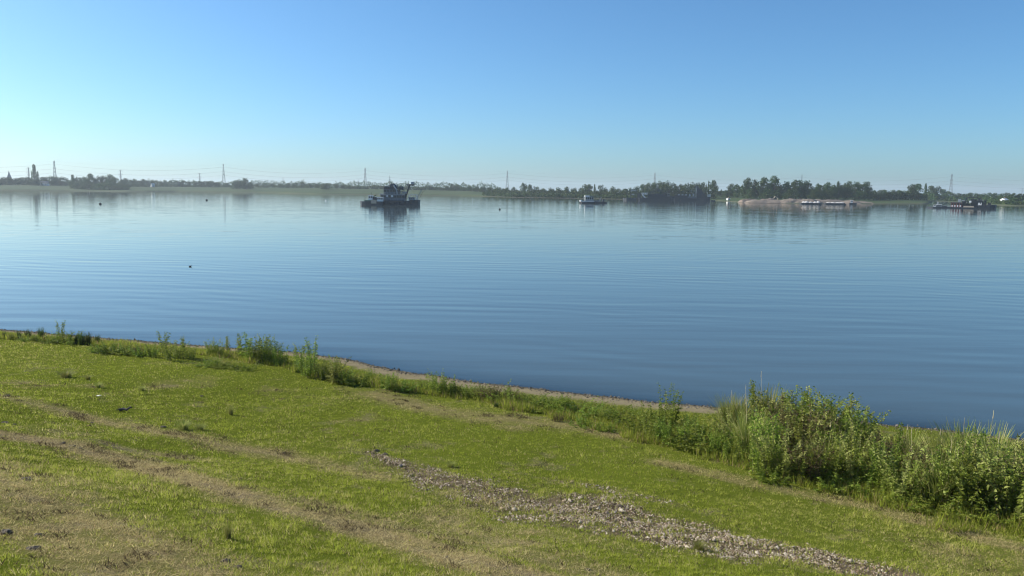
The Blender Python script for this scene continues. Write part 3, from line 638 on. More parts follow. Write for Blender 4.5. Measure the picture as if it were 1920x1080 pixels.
# the thicket at the right
GTH = 'plants of the thicket at right'
thicket = [
    ('herb', 1252, 800, 66, 0.75), ('nettle', 1228, 806, 46, 0.9), ('low', 1206, 812, 34, 1.1), ('herb', 1222, 826, 46, 1), ('nettle', 1250, 832, 40, 1), ('low', 1276, 830, 36, 1.1), ('herb', 1290, 806, 34, 1), ('low', 1310, 844, 40, 1.1), ('nettle', 1304, 824, 36, 1), ('low', 1334, 846, 34, 1.1),
    ('sedge', 1366, 800, 64, 0.8), ('sedge', 1388, 804, 66, 0.8), ('spire', 1409, 806, 106, 0.5), ('willow', 1372, 830, 70, 0.8), ('nettle', 1352, 852, 50, 1), ('sedge', 1402, 850, 92, 0.75), ('herb', 1390, 872, 64, 0.9), ('spire', 1364, 866, 40, 1.2),
    ('sedge', 1440, 806, 88, 0.7), ('willow', 1450, 815, 94, 0.8), ('herb', 1484, 820, 92, 0.8), ('willow', 1516, 824, 96, 0.8), ('willow', 1548, 830, 96, 0.8), ('brown', 1470, 850, 104, 0.7), ('nettle', 1436, 866, 110, 0.7), ('willow', 1504, 862, 110, 0.75), ('brown', 1534, 868, 104, 0.7), ('herb', 1574, 846, 100, 0.8), ('willow', 1606, 852, 104, 0.7),
    ('nettle', 1428, 886, 70, 0.9), ('willow', 1462, 894, 96, 0.8), ('nettle', 1492, 902, 60, 1), ('brown', 1516, 904, 84, 0.8), ('herb', 1546, 906, 84, 0.8), ('nettle', 1578, 900, 90, 0.8), ('willow', 1600, 908, 104, 0.75),
    ('sedge', 1630, 860, 64, 0.9), ('brown', 1650, 880, 76, 0.9), ('herb', 1638, 916, 104, 0.8), ('brown', 1676, 890, 84, 0.9), ('spire', 1678, 900, 118, 0.6), ('willow', 1690, 938, 116, 0.75), ('sedge', 1722, 900, 84, 0.8), ('brown', 1730, 930, 104, 0.8), ('spire', 1728, 944, 92, 0.9),
    ('sedge', 1760, 900, 90, 0.8), ('sedge', 1758, 950, 108, 0.7), ('sedge', 1800, 896, 104, 0.8), ('willow', 1790, 956, 136, 0.7), ('herb', 1826, 906, 100, 0.8), ('sedge', 1850, 908, 112, 0.8), ('nettle', 1816, 962, 116, 0.8), ('willow', 1838, 950, 126, 0.7),
    ('brown', 1868, 960, 104, 0.8), ('sedge', 1872, 940, 116, 0.7), ('willow', 1902, 920, 90, 0.8), ('willow', 1896, 976, 132, 0.7), ('nettle', 1924, 975, 120, 0.8), ('herb', 1945, 940, 100, 0.8), ('willow', 1965, 985, 130, 0.8),
    ('spire', 1470, 840, 110, 0.8), ('spire', 1500, 835, 104, 0.7), ('spire', 1540, 850, 108, 0.8), ('herb', 1560, 880, 96, 0.8), ('spire', 1590, 870, 108, 0.8), ('sedge', 1545, 892, 84, 0.8), ('herb', 1660, 905, 90, 0.8), ('spire', 1650, 925, 84, 1.0), ('sedge', 1700, 880, 84, 0.9), ('spire', 1745, 935, 110, 0.8), ('herb', 1775, 940, 110, 0.8), ('spire', 1805, 950, 120, 0.8), ('herb', 1850, 930, 110, 0.8), ('spire', 1880, 955, 126, 0.8), ('herb', 1915, 950, 112, 0.8), ('sedge', 1935, 915, 90, 0.9),
    ('low', 1450, 902, 34, 1.2), ('low', 1560, 916, 38, 1.2), ('low', 1620, 924, 34, 1.2), ('low', 1660, 938, 40, 1.2), ('low', 1710, 952, 40, 1.2), ('low', 1770, 964, 44, 1.2), ('low', 1850, 974, 44, 1.2), ('low', 1906, 984, 40, 1.2),
]
MARK2 = [(0, 'beside the beach end'), (1345, 'at the thicket left end'), (1430, 'in the tall thicket middle'), (1625, 'in the thicket dip'), (1755, 'at the thicket right end')]
for kd, px, py, h, wd in thicket:
    mk_ = [q for q in MARK2 if px >= q[0]][-1][1]
    cnt[(kd, mk_)] = cnt.get((kd, mk_), 0) + 1
    plant(kd, px, py, h * (1.3 if px < 1345 else 1.06 if px < 1625 else 0.92 if px < 1755 else 1.0), f"{ORD[cnt[(kd, mk_)] - 1]} {KW[kd]} from left {mk_}", GTH, wd * 1.08)
# grass tussocks standing out of the lawn
for i, (px, py, h, wd, lab) in enumerate([(125, 708, 16, 1.6, 'sparse sedge tussock on the lawn near the left weeds'), (165, 712, 12, 1, 'small sedge tussock right beside the sparse left one'), (185, 726, 12, 1, 'small sedge tussock above the white scrap'), (266, 732, 11, 1, 'lone faint sedge tussock on the left lawn'), (433, 778, 22, 0.6, 'upright narrow sedge tussock on the open lawn'),
        (345, 806, 22, 1.2, 'dark green sedge tussock left of the bright grass patch'), (375, 806, 16, 1.2, 'sedge tussock just right of the dark green one'), (428, 1010, 40, 0.5, 'thin upright sedge tuft in the foreground lawn'), (845, 876, 16, 1.2, 'sedge tuft at the upper edge of the stone strip'), (1310, 1030, 22, 1.4, 'sedge tuft below the stone strip')]):
    plant('sedge', px, py, h, lab, 'tussocks on the lawn', wd)
# ------------------------------------------------------------------ trees of the far shore
def crown_mesh(seed, shape):
    """many small leaf clumps spread over lobes; height 0..1, width about 1"""
    R = np.random.default_rng(seed)
    lob = []
    n = {'round': 20, 'tall': 22, 'poplar': 20, 'open': 13, 'bush': 15}[shape]
    for i in range(n):
        u = (i + R.uniform(0.1, 0.9)) / n
        if shape == 'round': z = 0.18 + 0.70 * u; w = 0.40 * math.sin(math.pi * min(1, 0.16 + 0.80 * u)) ** 0.6; r = 0.15
        elif shape == 'tall': z = 0.14 + 0.76 * u; w = 0.36 * math.sin(math.pi * min(1, 0.2 + 0.76 * u)) ** 0.5; r = 0.14
        elif shape == 'poplar': z = 0.08 + 0.86 * u; w = 0.30 * (1 - u) ** 0.6 * min(1, 0.5 + 2 * u); r = 0.20 * (1.15 - 0.75 * u)
        elif shape == 'open': z = 0.34 + 0.56 * u; w = 0.40; r = 0.12
        else: z = 0.08 + 0.72 * u ** 0.9; w = 0.42 * (1 - 0.6 * u); r = 0.18
        a = R.uniform(0, 6.283); q = w * R.uniform(0.35, 1.0)
        lob.append((np.array([math.cos(a) * q, math.sin(a) * q, z]), r * R.uniform(0.7, 1.35), R.uniform(0, 1)))
    B = []; D_ = []; L = []; T = []
    for c, r, tone in lob:
        m_ = 62
        d = R.normal(size=(m_, 3)); d /= np.linalg.norm(d, axis=1, keepdims=True)
        rad = r * R.uniform(0.45, 1.08, m_) ** 0.7
        p = c + d * rad[:, None] * np.array([1.1, 1.1, 0.75 if shape != 'poplar' else 1.2])
        B.append(p); D_.append(d + R.normal(0, 0.8, (m_, 3))); L.append(R.uniform(0.045, 0.085, m_)); T.append(np.clip(tone * 0.55 + R.uniform(0, 0.45, m_), 0, 1))
    B = np.concatenate(B); D_ = np.concatenate(D_); L = np.concatenate(L); T = np.concatenate(T)
    B[:, 2] = np.clip(B[:, 2], 0.03, 0.97)
    v, f, t = leaves(B, D_, L, L * 0.85, T)
    return mesh_np('crown', v, f, {'tint': t})
def trunk_mesh(seed, shape):
    R = np.random.default_rng(seed); b = MB()
    top = {'round': 0.6, 'tall': 0.75, 'poplar': 0.9, 'open': 0.7, 'bush': 0.4}[shape]
    pts = [(R.normal(0, 0.01) * k, R.normal(0, 0.01) * k, top * k / 4) for k in range(5)]
    b.path(pts, 0.032, 0.010, 6)
    for i in range(6):
        a = R.uniform(0, 6.283); z = top * R.uniform(0.3, 0.8); q = R.uniform(0.15, 0.32)
        b.path([(0, 0, z), (math.cos(a) * q * 0.6, math.sin(a) * q * 0.6, z + 0.09), (math.cos(a) * q, math.sin(a) * q, z + 0.2)], 0.012, 0.004, 4)
    return b.mesh('trunk')
LEAF_TREE = leafy('tree leaves', (0.030, 0.055, 0.016), (0.05, 0.085, 0.024), (0.085, 0.125, 0.035), 0.3)
BARK = plain('bark', (0.10, 0.08, 0.06), 0.9)
TREES = {s: [(crown_mesh(200 + 10 * i + k, s), trunk_mesh(300 + 10 * i + k, s)) for k in range(5 if s == 'round' else 3)] for i, s in enumerate(('round', 'tall', 'poplar', 'open', 'bush'))}
TREE_ORD = {}
def far_tree(px, top, w_px, e, shape, label, group):
    p = far_pos(px, e); D = p[1]
    z_top = CAM_H - (top - horizon_y(px)) / F_PX * D * 1.0
    h = max(2.0, z_top - p[2]) * 1.03; w = w_px / F_PX * D * (1.62 if shape == 'tall' else 1.42)
    cm, tm = random.choice(TREES[shape])
    o = thing('bush' if shape == 'bush' else ('poplar_tree' if shape == 'poplar' else 'tree'), label, 'bush' if shape == 'bush' else 'tree', tuple(p - np.array([0, 0, 0.1])), random.uniform(0, 6.28), group, (w, w, h))
    link('trunk', tm, BARK, o); tag(link('crown', cm, LEAF_TREE, o), kind='stuff')
    return o
SHW = {'round': 'rounded tree', 'tall': 'tall upright tree', 'poplar': 'narrow pointed tree', 'open': 'sparse open-crowned tree', 'bush': 'low dark bush'}
def stretch(where, group, e, rows_):
    for r in rows_:
        px, top, w, shape = r[:4]; ee = r[4] if len(r) > 4 and not isinstance(r[4], str) else e
        lab = next((q for q in r[4:] if isinstance(q, str)), None)
        if lab is None:
            TREE_ORD[(shape, where)] = TREE_ORD.get((shape, where), 0) + 1
            lab = f"{ORD[TREE_ORD[(shape, where)] - 1]} {SHW[shape]} {where}"
        far_tree(px, top, w, ee, shape, lab, group)
R_ = 'round'; T_ = 'tall'; P_ = 'poplar'; O_ = 'open'; B_ = 'bush'
stretch('counting right from the church spire', 'trees on the far left shore', 150, [
    (-14, 333, 22, R_), (5, 332.5, 20, R_), (18, 333, 16, R_), (30, 334, 18, R_), (43, 332.5, 16, R_), (54, 331.5, 14, R_),
    (65, 310, 11, P_, 140, 'tall dark poplar towering over the far left shore'), (71.5, 322.5, 6, P_, 142, 'shorter poplar leaning against the tall one'), (62, 336, 14, B_, 135), (70, 335, 14, B_, 134),
    (80, 331.5, 12, R_), (88, 331.5, 11, R_), (97, 330, 12, R_), (105, 330.5, 13, R_), (115, 331.5, 12, R_), (124, 333, 11, R_), (101, 338, 16, B_), (118, 339, 16, B_)])
stretch('in the dark grove on the left headland', 'trees on the far left shore', 60, [
    (137, 328.5, 10, P_, 66), (140, 334, 12, T_), (148, 331.5, 13, R_), (158, 331.5, 14, R_), (169, 326, 13, T_), (178, 332.5, 13, R_), (188, 330, 13, R_), (196, 329.5, 14, R_), (207, 327, 17, R_), (217, 332.5, 14, R_),
    (145, 340, 22, B_, 48), (165, 341, 24, B_, 45), (186, 341, 26, B_, 44), (206, 340, 26, B_, 44), (224, 345, 22, B_, 44), (236, 346, 14, B_, 48)])
stretch('in the row between headland and left pylon', 'row trees behind the left meadow', 150, [
    (229, 336, 10, R_), (236, 334, 9, T_), (245, 337, 10, R_), (253, 335.5, 8, T_), (262, 338, 10, R_), (269, 335.5, 9, R_), (278, 338, 9, R_), (286, 337.5, 10, R_), (294, 337.5, 9, R_), (302, 339, 9, R_), (310, 337.5, 7, T_), (319, 338.5, 9, R_), (328, 338.5, 9, R_), (335, 339, 8, R_), (344, 338, 9, T_), (353, 340, 10, R_),
    (366, 340, 13, R_, 130), (376, 339.5, 14, R_, 130), (387, 339, 13, R_, 130), (397, 339, 14, R_, 130), (407, 341, 12, R_, 130), (425, 343, 11, R_)])
stretch('in the small grove beside the left pylon', 'grove beside the left pylon', 70, [
    (441, 338, 12, R_), (450, 336.5, 13, R_), (460, 334, 12, T_), (469, 341.5, 11, R_), (446, 344, 16, B_), (462, 345, 14, B_)])
stretch('along the meadow left of the dredger', 'trees behind the middle meadow', 200, [
    (484, 343, 12, R_), (497, 342.5, 13, R_), (511, 343.5, 13, R_), (526, 344, 12, R_), (541, 343.5, 13, R_), (554, 342.5, 12, R_), (566, 340.5, 12, R_), (580, 344, 12, R_), (594, 344.5, 12, R_),
    (613, 343.5, 19, R_, 90, 'dark broad tree alone on the meadow left of the dredger'), (604, 347, 10, R_, 90), (632, 345, 13, R_, 120), (642, 346, 11, R_, 120), (657, 347, 12, R_), (672, 347.5, 12, R_), (702, 347, 13, R_), (718, 348, 12, R_)])
stretch('right of the dredger and left of the middle pylon', 'trees between dredger and middle pylon', 120, [
    (732, 348, 13, R_), (748, 348.5, 12, R_), (764, 348.5, 12, R_), (778, 350, 11, R_), (792, 350, 13, R_), (806, 348, 11, R_), (823, 350, 11, R_), (837, 349, 11, R_), (848, 344.5, 7, T_), (858, 346, 9, T_), (868, 350, 10, R_), (880, 349, 13, R_), (894, 350, 11, R_), (906, 349.5, 11, R_), (919, 350.5, 13, R_), (934, 352, 11, R_)])
stretch('between the middle pylon and the small workboat', 'trees on the low middle shore', 40, [
    (943, 353, 10, R_), (951, 351, 9, R_), (964, 350.5, 9, R_), (981, 343, 13, O_, 55, 'odd open-topped tree right of the middle pylon'), (993, 346, 10, T_), (1006, 349, 10, O_), (1019, 353, 11, R_), (1034, 352.5, 12, R_), (1048, 352, 12, R_), (1062, 350, 9, T_), (1076, 352, 12, R_), (1090, 352, 10, R_), (1097, 345.5, 13, R_), (1106, 345.5, 11, T_), (1115, 346, 5, P_)])
stretch('left of the big wood behind the plant', 'trees on the low middle shore', 40, [
    (1125, 346, 9, O_), (1135, 352, 12, R_), (1148, 350, 12, R_), (1160, 353, 12, R_), (1171, 353, 12, R_), (1184, 352, 12, R_), (1194, 349, 12, R_)])
stretch('in the big wood behind the dredging plant', 'trees of the big wood', 60, [
    (1205, 344.5, 14, R_), (1215, 343, 14, R_), (1226, 341.5, 15, R_), (1238, 340, 15, R_), (1249, 340, 15, R_), (1260, 342.5, 14, R_), (1268, 346, 10, R_), (1277, 344.5, 12, R_), (1287, 343, 13, R_), (1297, 342.5, 13, R_), (1307, 342, 13, R_), (1318, 342, 13, R_), (1328.5, 340, 4.5, P_), (1338, 338.5, 12, T_, 50, 'dense dark upright tree ending the big wood at right')])
stretch('behind the white hut', 'trees behind the spit', 110, [(1351, 356, 12, B_), (1361, 356, 12, B_), (1371, 344.5, 14, R_), (1381, 345, 13, R_)])
stretch('in the tall row behind the sand heaps', 'trees behind the spit', 110, [
    (1400, 334, 16, T_), (1416, 337, 10, T_), (1429, 333, 17, T_), (1441, 345, 14, R_), (1452, 330, 20, T_), (1462, 345, 13, R_), (1474, 340.5, 14, T_), (1489, 337.5, 15, T_), (1501, 338, 14, T_), (1513, 339, 15, T_), (1524, 349, 11, R_), (1534, 344.5, 10, T_), (1550, 342, 14, T_), (1563, 346, 11, R_), (1572, 340.5, 8, T_), (1579, 347, 11, R_), (1589, 340.5, 16, T_), (1605, 341, 14, T_), (1622, 341, 17, T_),
    (1407, 352, 16, B_, 95), (1437, 353, 18, B_, 95), (1482, 354, 18, B_, 95), (1526, 354, 20, B_, 95), (1556, 354, 20, B_, 95), (1612, 356, 20, B_, 95)])
stretch('between the tall row and the right dredger', 'trees behind the spit', 120, [
    (1637, 355, 13, B_), (1648, 354, 15, B_), (1660, 353.5, 15, B_), (1673, 354, 15, B_), (1686, 355, 14, B_), (1697, 356, 14, B_), (1708, 346, 15, T_), (1719, 345, 16, T_), (1735, 345, 7, P_), (1748, 348.5, 14, T_), (1758, 349, 13, R_), (1768, 354, 12, R_), (1777, 358, 11, R_)])
stretch('in the even row behind the right dredger', 'row trees at the right edge', 60, [(1786 + 11.5 * i, 361 + (i % 3) * 0.9 - 0.05 * i, 11 + (i % 2) * 2, R_) for i in range(14)])

def hedge(name, label, x0, x1, e, top_fn, depth=14.0, dens=2.6, kind='stuff', cat='undergrowth'):
    """unbroken scrub that reads as one mass: leaf clumps filling a lumpy bank"""
    n = int((x1 - x0) * dens * 8)
    px = rng.uniform(x0, x1, n); ee = e + rng.uniform(0, depth, n); p = far_pos(px, ee)
    lump = 0.55 + 0.9 * fbm(px * 0.13, px * 0 + e, 90, 3) * (0.7 + 0.6 * vnoise(px * 0.5, ee * 0.3, 95))
    hh = top_fn(px) * lump; p[:, 2] += hh * rng.uniform(0, 1, n) ** 0.7
    L = rng.uniform(0.9, 2.0, n)
    v, f, t = leaves(p, rng.normal(size=(n, 3)), L, L * 0.85, np.clip(0.5 * vnoise(px * 0.3, px * 0, 97) + rng.uniform(0, 0.5, n), 0, 1))
    tag(link(name, mesh_np(name, v, f, {'tint': t}), LEAF_TREE), label, cat, kind=kind)
hedge('far_scrub', 'unbroken scrub under the far left trees', -40, 232, 165, lambda x: 6.0 + 0 * x)
hedge('far_scrub', 'hazy treeline mass behind the left and middle meadows', 225, 940, 330, lambda x: np.interp(x, [225, 480, 620, 940], [10.5, 10, 9.5, 11]), 60, 2.2)
hedge('far_hedge', 'thin hedge line below the row trees of the left meadow', 240, 600, 160, lambda x: 3.2 + 0 * x, 12, 1.8)
hedge('far_hedge', 'thin hedge line on the meadow behind the dredger', 640, 945, 130, lambda x: 3.4 + 0 * x, 12, 1.8)
hedge('shore_scrub', 'pale scrub at the waterline below the middle pylon', 905, 1200, 3, lambda x: 3.2 + 0 * x, 14)
hedge('shore_scrub', 'dense scrub under the trees on the low middle shore', 915, 1345, 26, lambda x: np.interp(x, [915, 1180, 1210, 1345], [5.5, 6.5, 11, 11]), 16)
hedge('far_scrub', 'dark scrub under the tall row behind the sand heaps', 1345, 1745, 112, lambda x: np.interp(x, [1345, 1400, 1620, 1640, 1745], [4, 10.5, 10.5, 6, 6.5]), 14)
hedge('far_scrub', 'scrub under the even row at the right edge', 1745, 2000, 55, lambda x: np.interp(x, [1745, 1775, 1800, 2000], [7, 4.5, 3.2, 3.2]), 14)
hedge('shore_scrub', 'low scrub on the bank behind the right dredger', 1775, 2000, 10, lambda x: 1.9 + 0 * x, 16)

# ------------------------------------------------------------------ pylons and cables
STEEL = plain('galvanised steel', (0.20, 0.21, 0.22), 0.6, 0.3)
CABLE = plain('cable', (0.12, 0.125, 0.13), 0.6, 0.2)
PYL = [(104, 302), (420, 308), (685, 315), (951, 320.5), (1227, 324), (1502, 328), (1782, 326.5)]
PYL_LAB = ['leftmost tall pylon, with two crossarms', 'tall pylon above the small left grove', 'tall pylon just left of the dredger', 'tall pylon at the picture middle', 'tall pylon above the big wood', 'tall pylon half hidden behind the spit trees', 'tall pylon above the right dredger']
pyl_at = []
def pyl_pos(px, top, H):
    hy = horizon_y(px); D = (H - CAM_H) * F_PX / (hy - top); return np.array([(AZ_0 + AZ_S * px) * D, D])
HP = 50.0
for px, top in PYL: pyl_at.append(pyl_pos(px, top, HP))
def arm_points(c, d, H, levels):
    return [[(c[0] + d[0] * s * w, c[1] + d[1] * s * w, z) for s in (-1, 1)] for z, w in levels]
LEVELS = [(49.0, 0.01), (46.5, 5.5), (38.0, 7.5), (31.0, 6.5)]
def make_pylon(c, ang, base_z, H, levels, label, group, narrow=1.0):
    o = thing('pylon', label, 'pylon', (c[0], c[1], base_z), ang, group)
    wd = lambda z: np.interp(z, [0, (H - base_z) * 0.55, H - base_z], [3.6 * narrow, 1.5 * narrow, 0.5])
    legs = [(-1, -1), (1, -1), (1, 1), (-1, 1)]; zs = np.linspace(0, H - base_z, 9)
    for a in legs:
        b = MB(); b.path([(a[0] * wd(z), a[1] * wd(z), z) for z in zs], 0.26, 0.2, 4); b.build('leg', STEEL, o)
    b = MB()
    for i in range(8):
        for k in range(4):
            p, q = legs[k], legs[(k + 1) % 4]
            b.bar((p[0] * wd(zs[i]), p[1] * wd(zs[i]), zs[i]), (q[0] * wd(zs[i + 1]), q[1] * wd(zs[i + 1]), zs[i + 1]), 0.13)
            b.bar((q[0] * wd(zs[i]), q[1] * wd(zs[i]), zs[i]), (p[0] * wd(zs[i + 1]), p[1] * wd(zs[i + 1]), zs[i + 1]), 0.13)
    b.build('bracing', STEEL, o)
    for z, w in levels[1:]:
        z -= base_z; b = MB()
        for s in (-1, 1):
            for yy in (-1, 1):
                b.bar((yy * wd(z), 0, z + 1.6), (0, s * w, z), 0.17); b.bar((yy * wd(z), 0, z), (0, s * w, z), 0.17)
        b.build('crossarm', STEEL, o)
        for s in (-1, 1):
            MB().lathe([(0.12, z - 2.4), (0.22, z - 2.2), (0.12, z - 1.9), (0.22, z - 1.6), (0.12, z - 1.2), (0.22, z - 0.9), (0.10, z)], 0, s * w, 6).build('insulator', STEEL, o)
    return o
line_ang = []
for i, c in enumerate(pyl_at):
    a = pyl_at[max(0, i - 1)]; b_ = pyl_at[min(len(pyl_at) - 1, i + 1)]; d = b_ - a; line_ang.append(math.atan2(d[1], d[0]))
    make_pylon(c, line_ang[-1], 4.0, HP, LEVELS, PYL_LAB[i], 'tall pylons of the power line', 1.0)
def cable(p, q, sag, label, r=0.14):
    n = 18; b = MB()
    pts = [(p[0] + (q[0] - p[0]) * u, p[1] + (q[1] - p[1]) * u, p[2] + (q[2] - p[2]) * u - 4 * sag * u * (1 - u)) for u in np.linspace(0, 1, n + 1)]
    mid = Vector(pts[0]); b.path([Vector(v) - mid for v in pts], r, None, 4)
    o = link('power_cable', b.mesh('power_cable'), CABLE, None, mid); tag(o, label, 'cable', 'cables of the power line')
SPAN = ['from the left picture edge to the leftmost pylon', 'between the leftmost pylon and the left grove pylon', 'between the left grove pylon and the dredger pylon', 'between the dredger pylon and the middle pylon', 'between the middle pylon and the big wood pylon', 'between the big wood pylon and the spit pylon', 'between the spit pylon and the rightmost pylon', 'from the rightmost pylon to the right picture edge']
ends = [2 * pyl_at[0] - pyl_at[1]] + pyl_at + [2 * pyl_at[-1] - pyl_at[-2] + np.array([60, 0])]
angs = [line_ang[0]] + line_ang + [line_ang[-1]]
LEVN = ['top earth', 'upper', 'middle', 'lower']
for i in range(len(ends) - 1):
    for li, (z, w) in enumerate(LEVELS):
        for s, sn in ((-1, 'near'), (1, 'rear')):
            if li == 0 and s == 1: continue
            P_a = [(e[0] - math.sin(a) * s * w, e[1] + math.cos(a) * s * w, z - (2.4 if li else 0)) for e, a in ((ends[i], angs[i]), (ends[i + 1], angs[i + 1]))]
            cable(P_a[0], P_a[1], 9.0 if li else 6.5, (f'{sn} {LEVN[li]} power cable ' if li else 'thin top earth cable ') + SPAN[i], 0.065 if li else 0.04)
for px, top, H, lab in ((55, 315, 42, 'pale wide-armed pylon between church spire and tall poplar'), (227, 320, 42, 'pale wide-armed pylon behind the left headland'), (375, 325.5, 42, 'pale wide-armed pylon left of the small grove'), (531, 333.5, 42, 'faint far pylon over the meadow treeline'), (672, 337, 42, 'faint far pylon just left of the dredger pylon'), (801, 341, 42, 'faint far pylon right of the dredger'), (1916, 353, 34, 'faint far pylon at the right picture edge')):
    c = pyl_pos(px, top, H)
    make_pylon(c, math.radians(62), 4.0, H, [(H, 0.01), (H - 1.2, 6.5), (H - 9.5, 8.5), (H - 14, 4.0)], lab, 'faint pylons farther away', 0.6)

# ------------------------------------------------------------------ church, houses
WHITE = plain('white paint', (0.72, 0.72, 0.70), 0.5, 0, 0.12, 0.6); SLATE = plain('slate', (0.10, 0.11, 0.13), 0.6); BRICK = plain('brick wall', (0.26, 0.16, 0.11), 0.9); DARKGLASS = plain('window glass', (0.02, 0.025, 0.03), 0.1)
p = far_pos(18, 420); hy = horizon_y(18); D = p[1]; zt = CAM_H + (hy - 320.5) / F_PX * D
o = thing('church_tower', 'grey church tower with pointed spire behind the far left trees', 'church', tuple(p), 0.3)
h = zt - p[2]
MB().box(-3.2, 3.2, -3.2, 3.2, 0, h * 0.5).build('tower', BRICK, o)
MB().lathe([(4.2, h * 0.5), (3.6, h * 0.53), (1.7, h * 0.74), (0.15, h * 0.98)], 0, 0, 8).build('spire', SLATE, o)
for s in (-1, 1): MB().box(-0.8, 0.8, s * 3.25 - 0.05, s * 3.25 + 0.05, h * 0.36, h * 0.46).build('belfry_opening', DARKGLASS, o)
MB().bar((0, 0, h * 0.97), (0, 0, h * 1.01), 0.12).bar((-0.5, 0, h * 0.995), (0.5, 0, h * 0.995), 0.08).build('cross', SLATE, o)
def house(px, e, w, d, hw, hr, rz, wall, roof, label, windows=2):
    p = far_pos(px, e); o = thing('house', label, 'house', tuple(p - np.array([0, 0, 0.1])), rz)
    MB().box(-w / 2, w / 2, -d / 2, d / 2, 0, hw).build('wall', wall, o)
    rf = MB().add([(-w / 2 - .3, -d / 2 - .4, hw), (w / 2 + .3, -d / 2 - .4, hw), (w / 2 + .3, d / 2 + .4, hw), (-w / 2 - .3, d / 2 + .4, hw), (-w / 2 - .3, 0, hw + hr), (w / 2 + .3, 0, hw + hr)], [(0, 1, 5, 4), (2, 3, 4, 5), (0, 4, 3), (1, 2, 5), (0, 3, 2, 1)]).build('roof', roof, o)
    MB().box(w * 0.2, w * 0.2 + 0.7, 0.1, 0.8, hw + hr * 0.55, hw + hr + 0.7).build('chimney', BRICK, rf)
    for i in range(windows):
        x = -w / 2 + w * (i + 0.5) / windows; MB().box(x - 0.55, x + 0.55, -d / 2 - 0.05, -d / 2 + 0.02, 0.9, 2.2).build('window', DARKGLASS, o)
    MB().box(-0.45, 0.45, -d / 2 - 0.06, -d / 2 + 0.02, 0.02, 2.1).build('door', SLATE, o)
house(286, 148, 4.5, 4, 4.0, 1.6, 0.9, WHITE, WHITE, 'tiny white house among the row trees of the left meadow', 1)
house(1366, 22, 2.4, 2.0, 1.5, 0.5, 0.5, WHITE, WHITE, 'small white hut on the grass right of the big wood', 1)
house(1884, 40, 5.0, 4, 2.6, 1.4, 0.5, WHITE, WHITE, 'tiny white house behind the right dredger', 1)
house(82, 140, 12, 7, 3.0, 3.2, 0.2, WHITE, SLATE, 'pale farmhouse right of the tall poplar', 3)
house(170, 70, 9, 6, 3.2, 3.0, 0.2, WHITE, SLATE, 'pale house glimpsed inside the left headland grove', 2)

# ------------------------------------------------------------------ vessels
HULL = plain('black hull paint', (0.022, 0.026, 0.034), 0.45, 0, 0.4, 0.5); HULLB = plain('dark blue hull paint', (0.012, 0.017, 0.028), 0.45, 0, 0.3, 0.5, (0.07, 0.04, 0.025))
GREY = plain('grey blue deckhouse paint', (0.075, 0.092, 0.115), 0.5, 0, 0.35, 0.6, (0.10, 0.075, 0.06)); LGREY = plain('light grey paint', (0.27, 0.29, 0.30), 0.5, 0, 0.2, 0.7); MACH = plain('dark machinery', (0.035, 0.04, 0.048), 0.6, 0.2, 0.5, 0.9, (0.09, 0.06, 0.04))
REDP = plain('faded red paint', (0.24, 0.075, 0.06), 0.6, 0, 0.3, 0.7); TAN = plain('tan paint', (0.42, 0.34, 0.25), 0.6); GREENP = plain('green paint', (0.05, 0.11, 0.075), 0.5)
RUBBER = plain('tyre rubber', (0.015, 0.015, 0.016), 0.85)
def vessel(name, label, cat, px, py, turn=0.0, group=None):
    p = at_z(px, py, 0.0); return thing(name, label, cat, (p[0], p[1], 0), math.atan2(-p[0], p[1]) + math.radians(turn), group), math.hypot(p[0], p[1]) / F_PX
def hull_plan(x0, x1, w, bow=0.0, stern=0.0):
    pts = []
    if bow > 0: pts += [(x0, 0), (x0 + bow * 0.35, -w * 0.32), (x0 + bow, -w / 2)]
    else: pts += [(x0, -w / 2)]
    if stern > 0: pts += [(x1 - stern, -w / 2), (x1 - stern * 0.25, -w * 0.3), (x1, 0), (x1 - stern * 0.25, w * 0.3), (x1 - stern, w / 2)]
    else: pts += [(x1, -w / 2), (x1, w / 2)]
    if bow > 0: pts += [(x0 + bow, w / 2), (x0 + bow * 0.35, w * 0.32)]
    else: pts += [(x0, w / 2)]
    return pts
def house_box(o, name, x0, x1, y0, y1, z0, z1, m_, roof=None, wins=0, wz=None, over=0.25):
    b = MB().box(x0, x1, y0, y1, z0, z1).build(name, m_, o)
    if roof: MB().box(x0 - over, x1 + over, y0 - over, y1 + over, z1 + 0.003, z1 + 0.16).build('roof', roof, b)
    wz = wz or (z0 + (z1 - z0) * 0.5, z0 + (z1 - z0) * 0.85)
    for i in range(wins):
        a = x0 + (x1 - x0) * (i + 0.15) / wins; c = x0 + (x1 - x0) * (i + 0.85) / wins
        MB().box(a, c, y0 - 0.04, y0 + 0.02, *wz).build('window', DARKGLASS, b)
    return b
# --- the grey dredger (x 0..31 m from its left end; hull right of 11 m)
o, u = vessel('dredger', 'dark grey dredger with stepped deckhouse and T-topped gantry', 'dredger', 751, 384.5, -6)
X = lambda z: (z - 1190) / 45.8 * (388 / 388); Z = lambda z: (770 - z) / 45.8
MB().deckplan(hull_plan(X(700), X(1620), 8.4, 1.2, 3.2), -0.7, Z(672), 0.985).build('hull', HULLB, o)
MB().deckplan(hull_plan(X(1380), X(1622), 8.6, 0.5, 3.0), Z(672) + .003, Z(648)).build('bow_bulwark', HULL, o)
for k in range(7): MB().lathe([(0.18, -0.02), (0.42, 0.0), (0.48, 0.12), (0.42, 0.24), (0.18, 0.26)], 0, 0, 8).build('fender', RUBBER, o).matrix_local = Matrix.Translation((X(760) + k * 2.4, -4.2, 1.25)) @ Matrix.Rotation(math.pi / 2, 4, 'X')
d1 = house_box(o, 'deckhouse', X(775), X(1290), -3.3, 3.3, Z(672) + .002, Z(545), GREY, LGREY, 9)
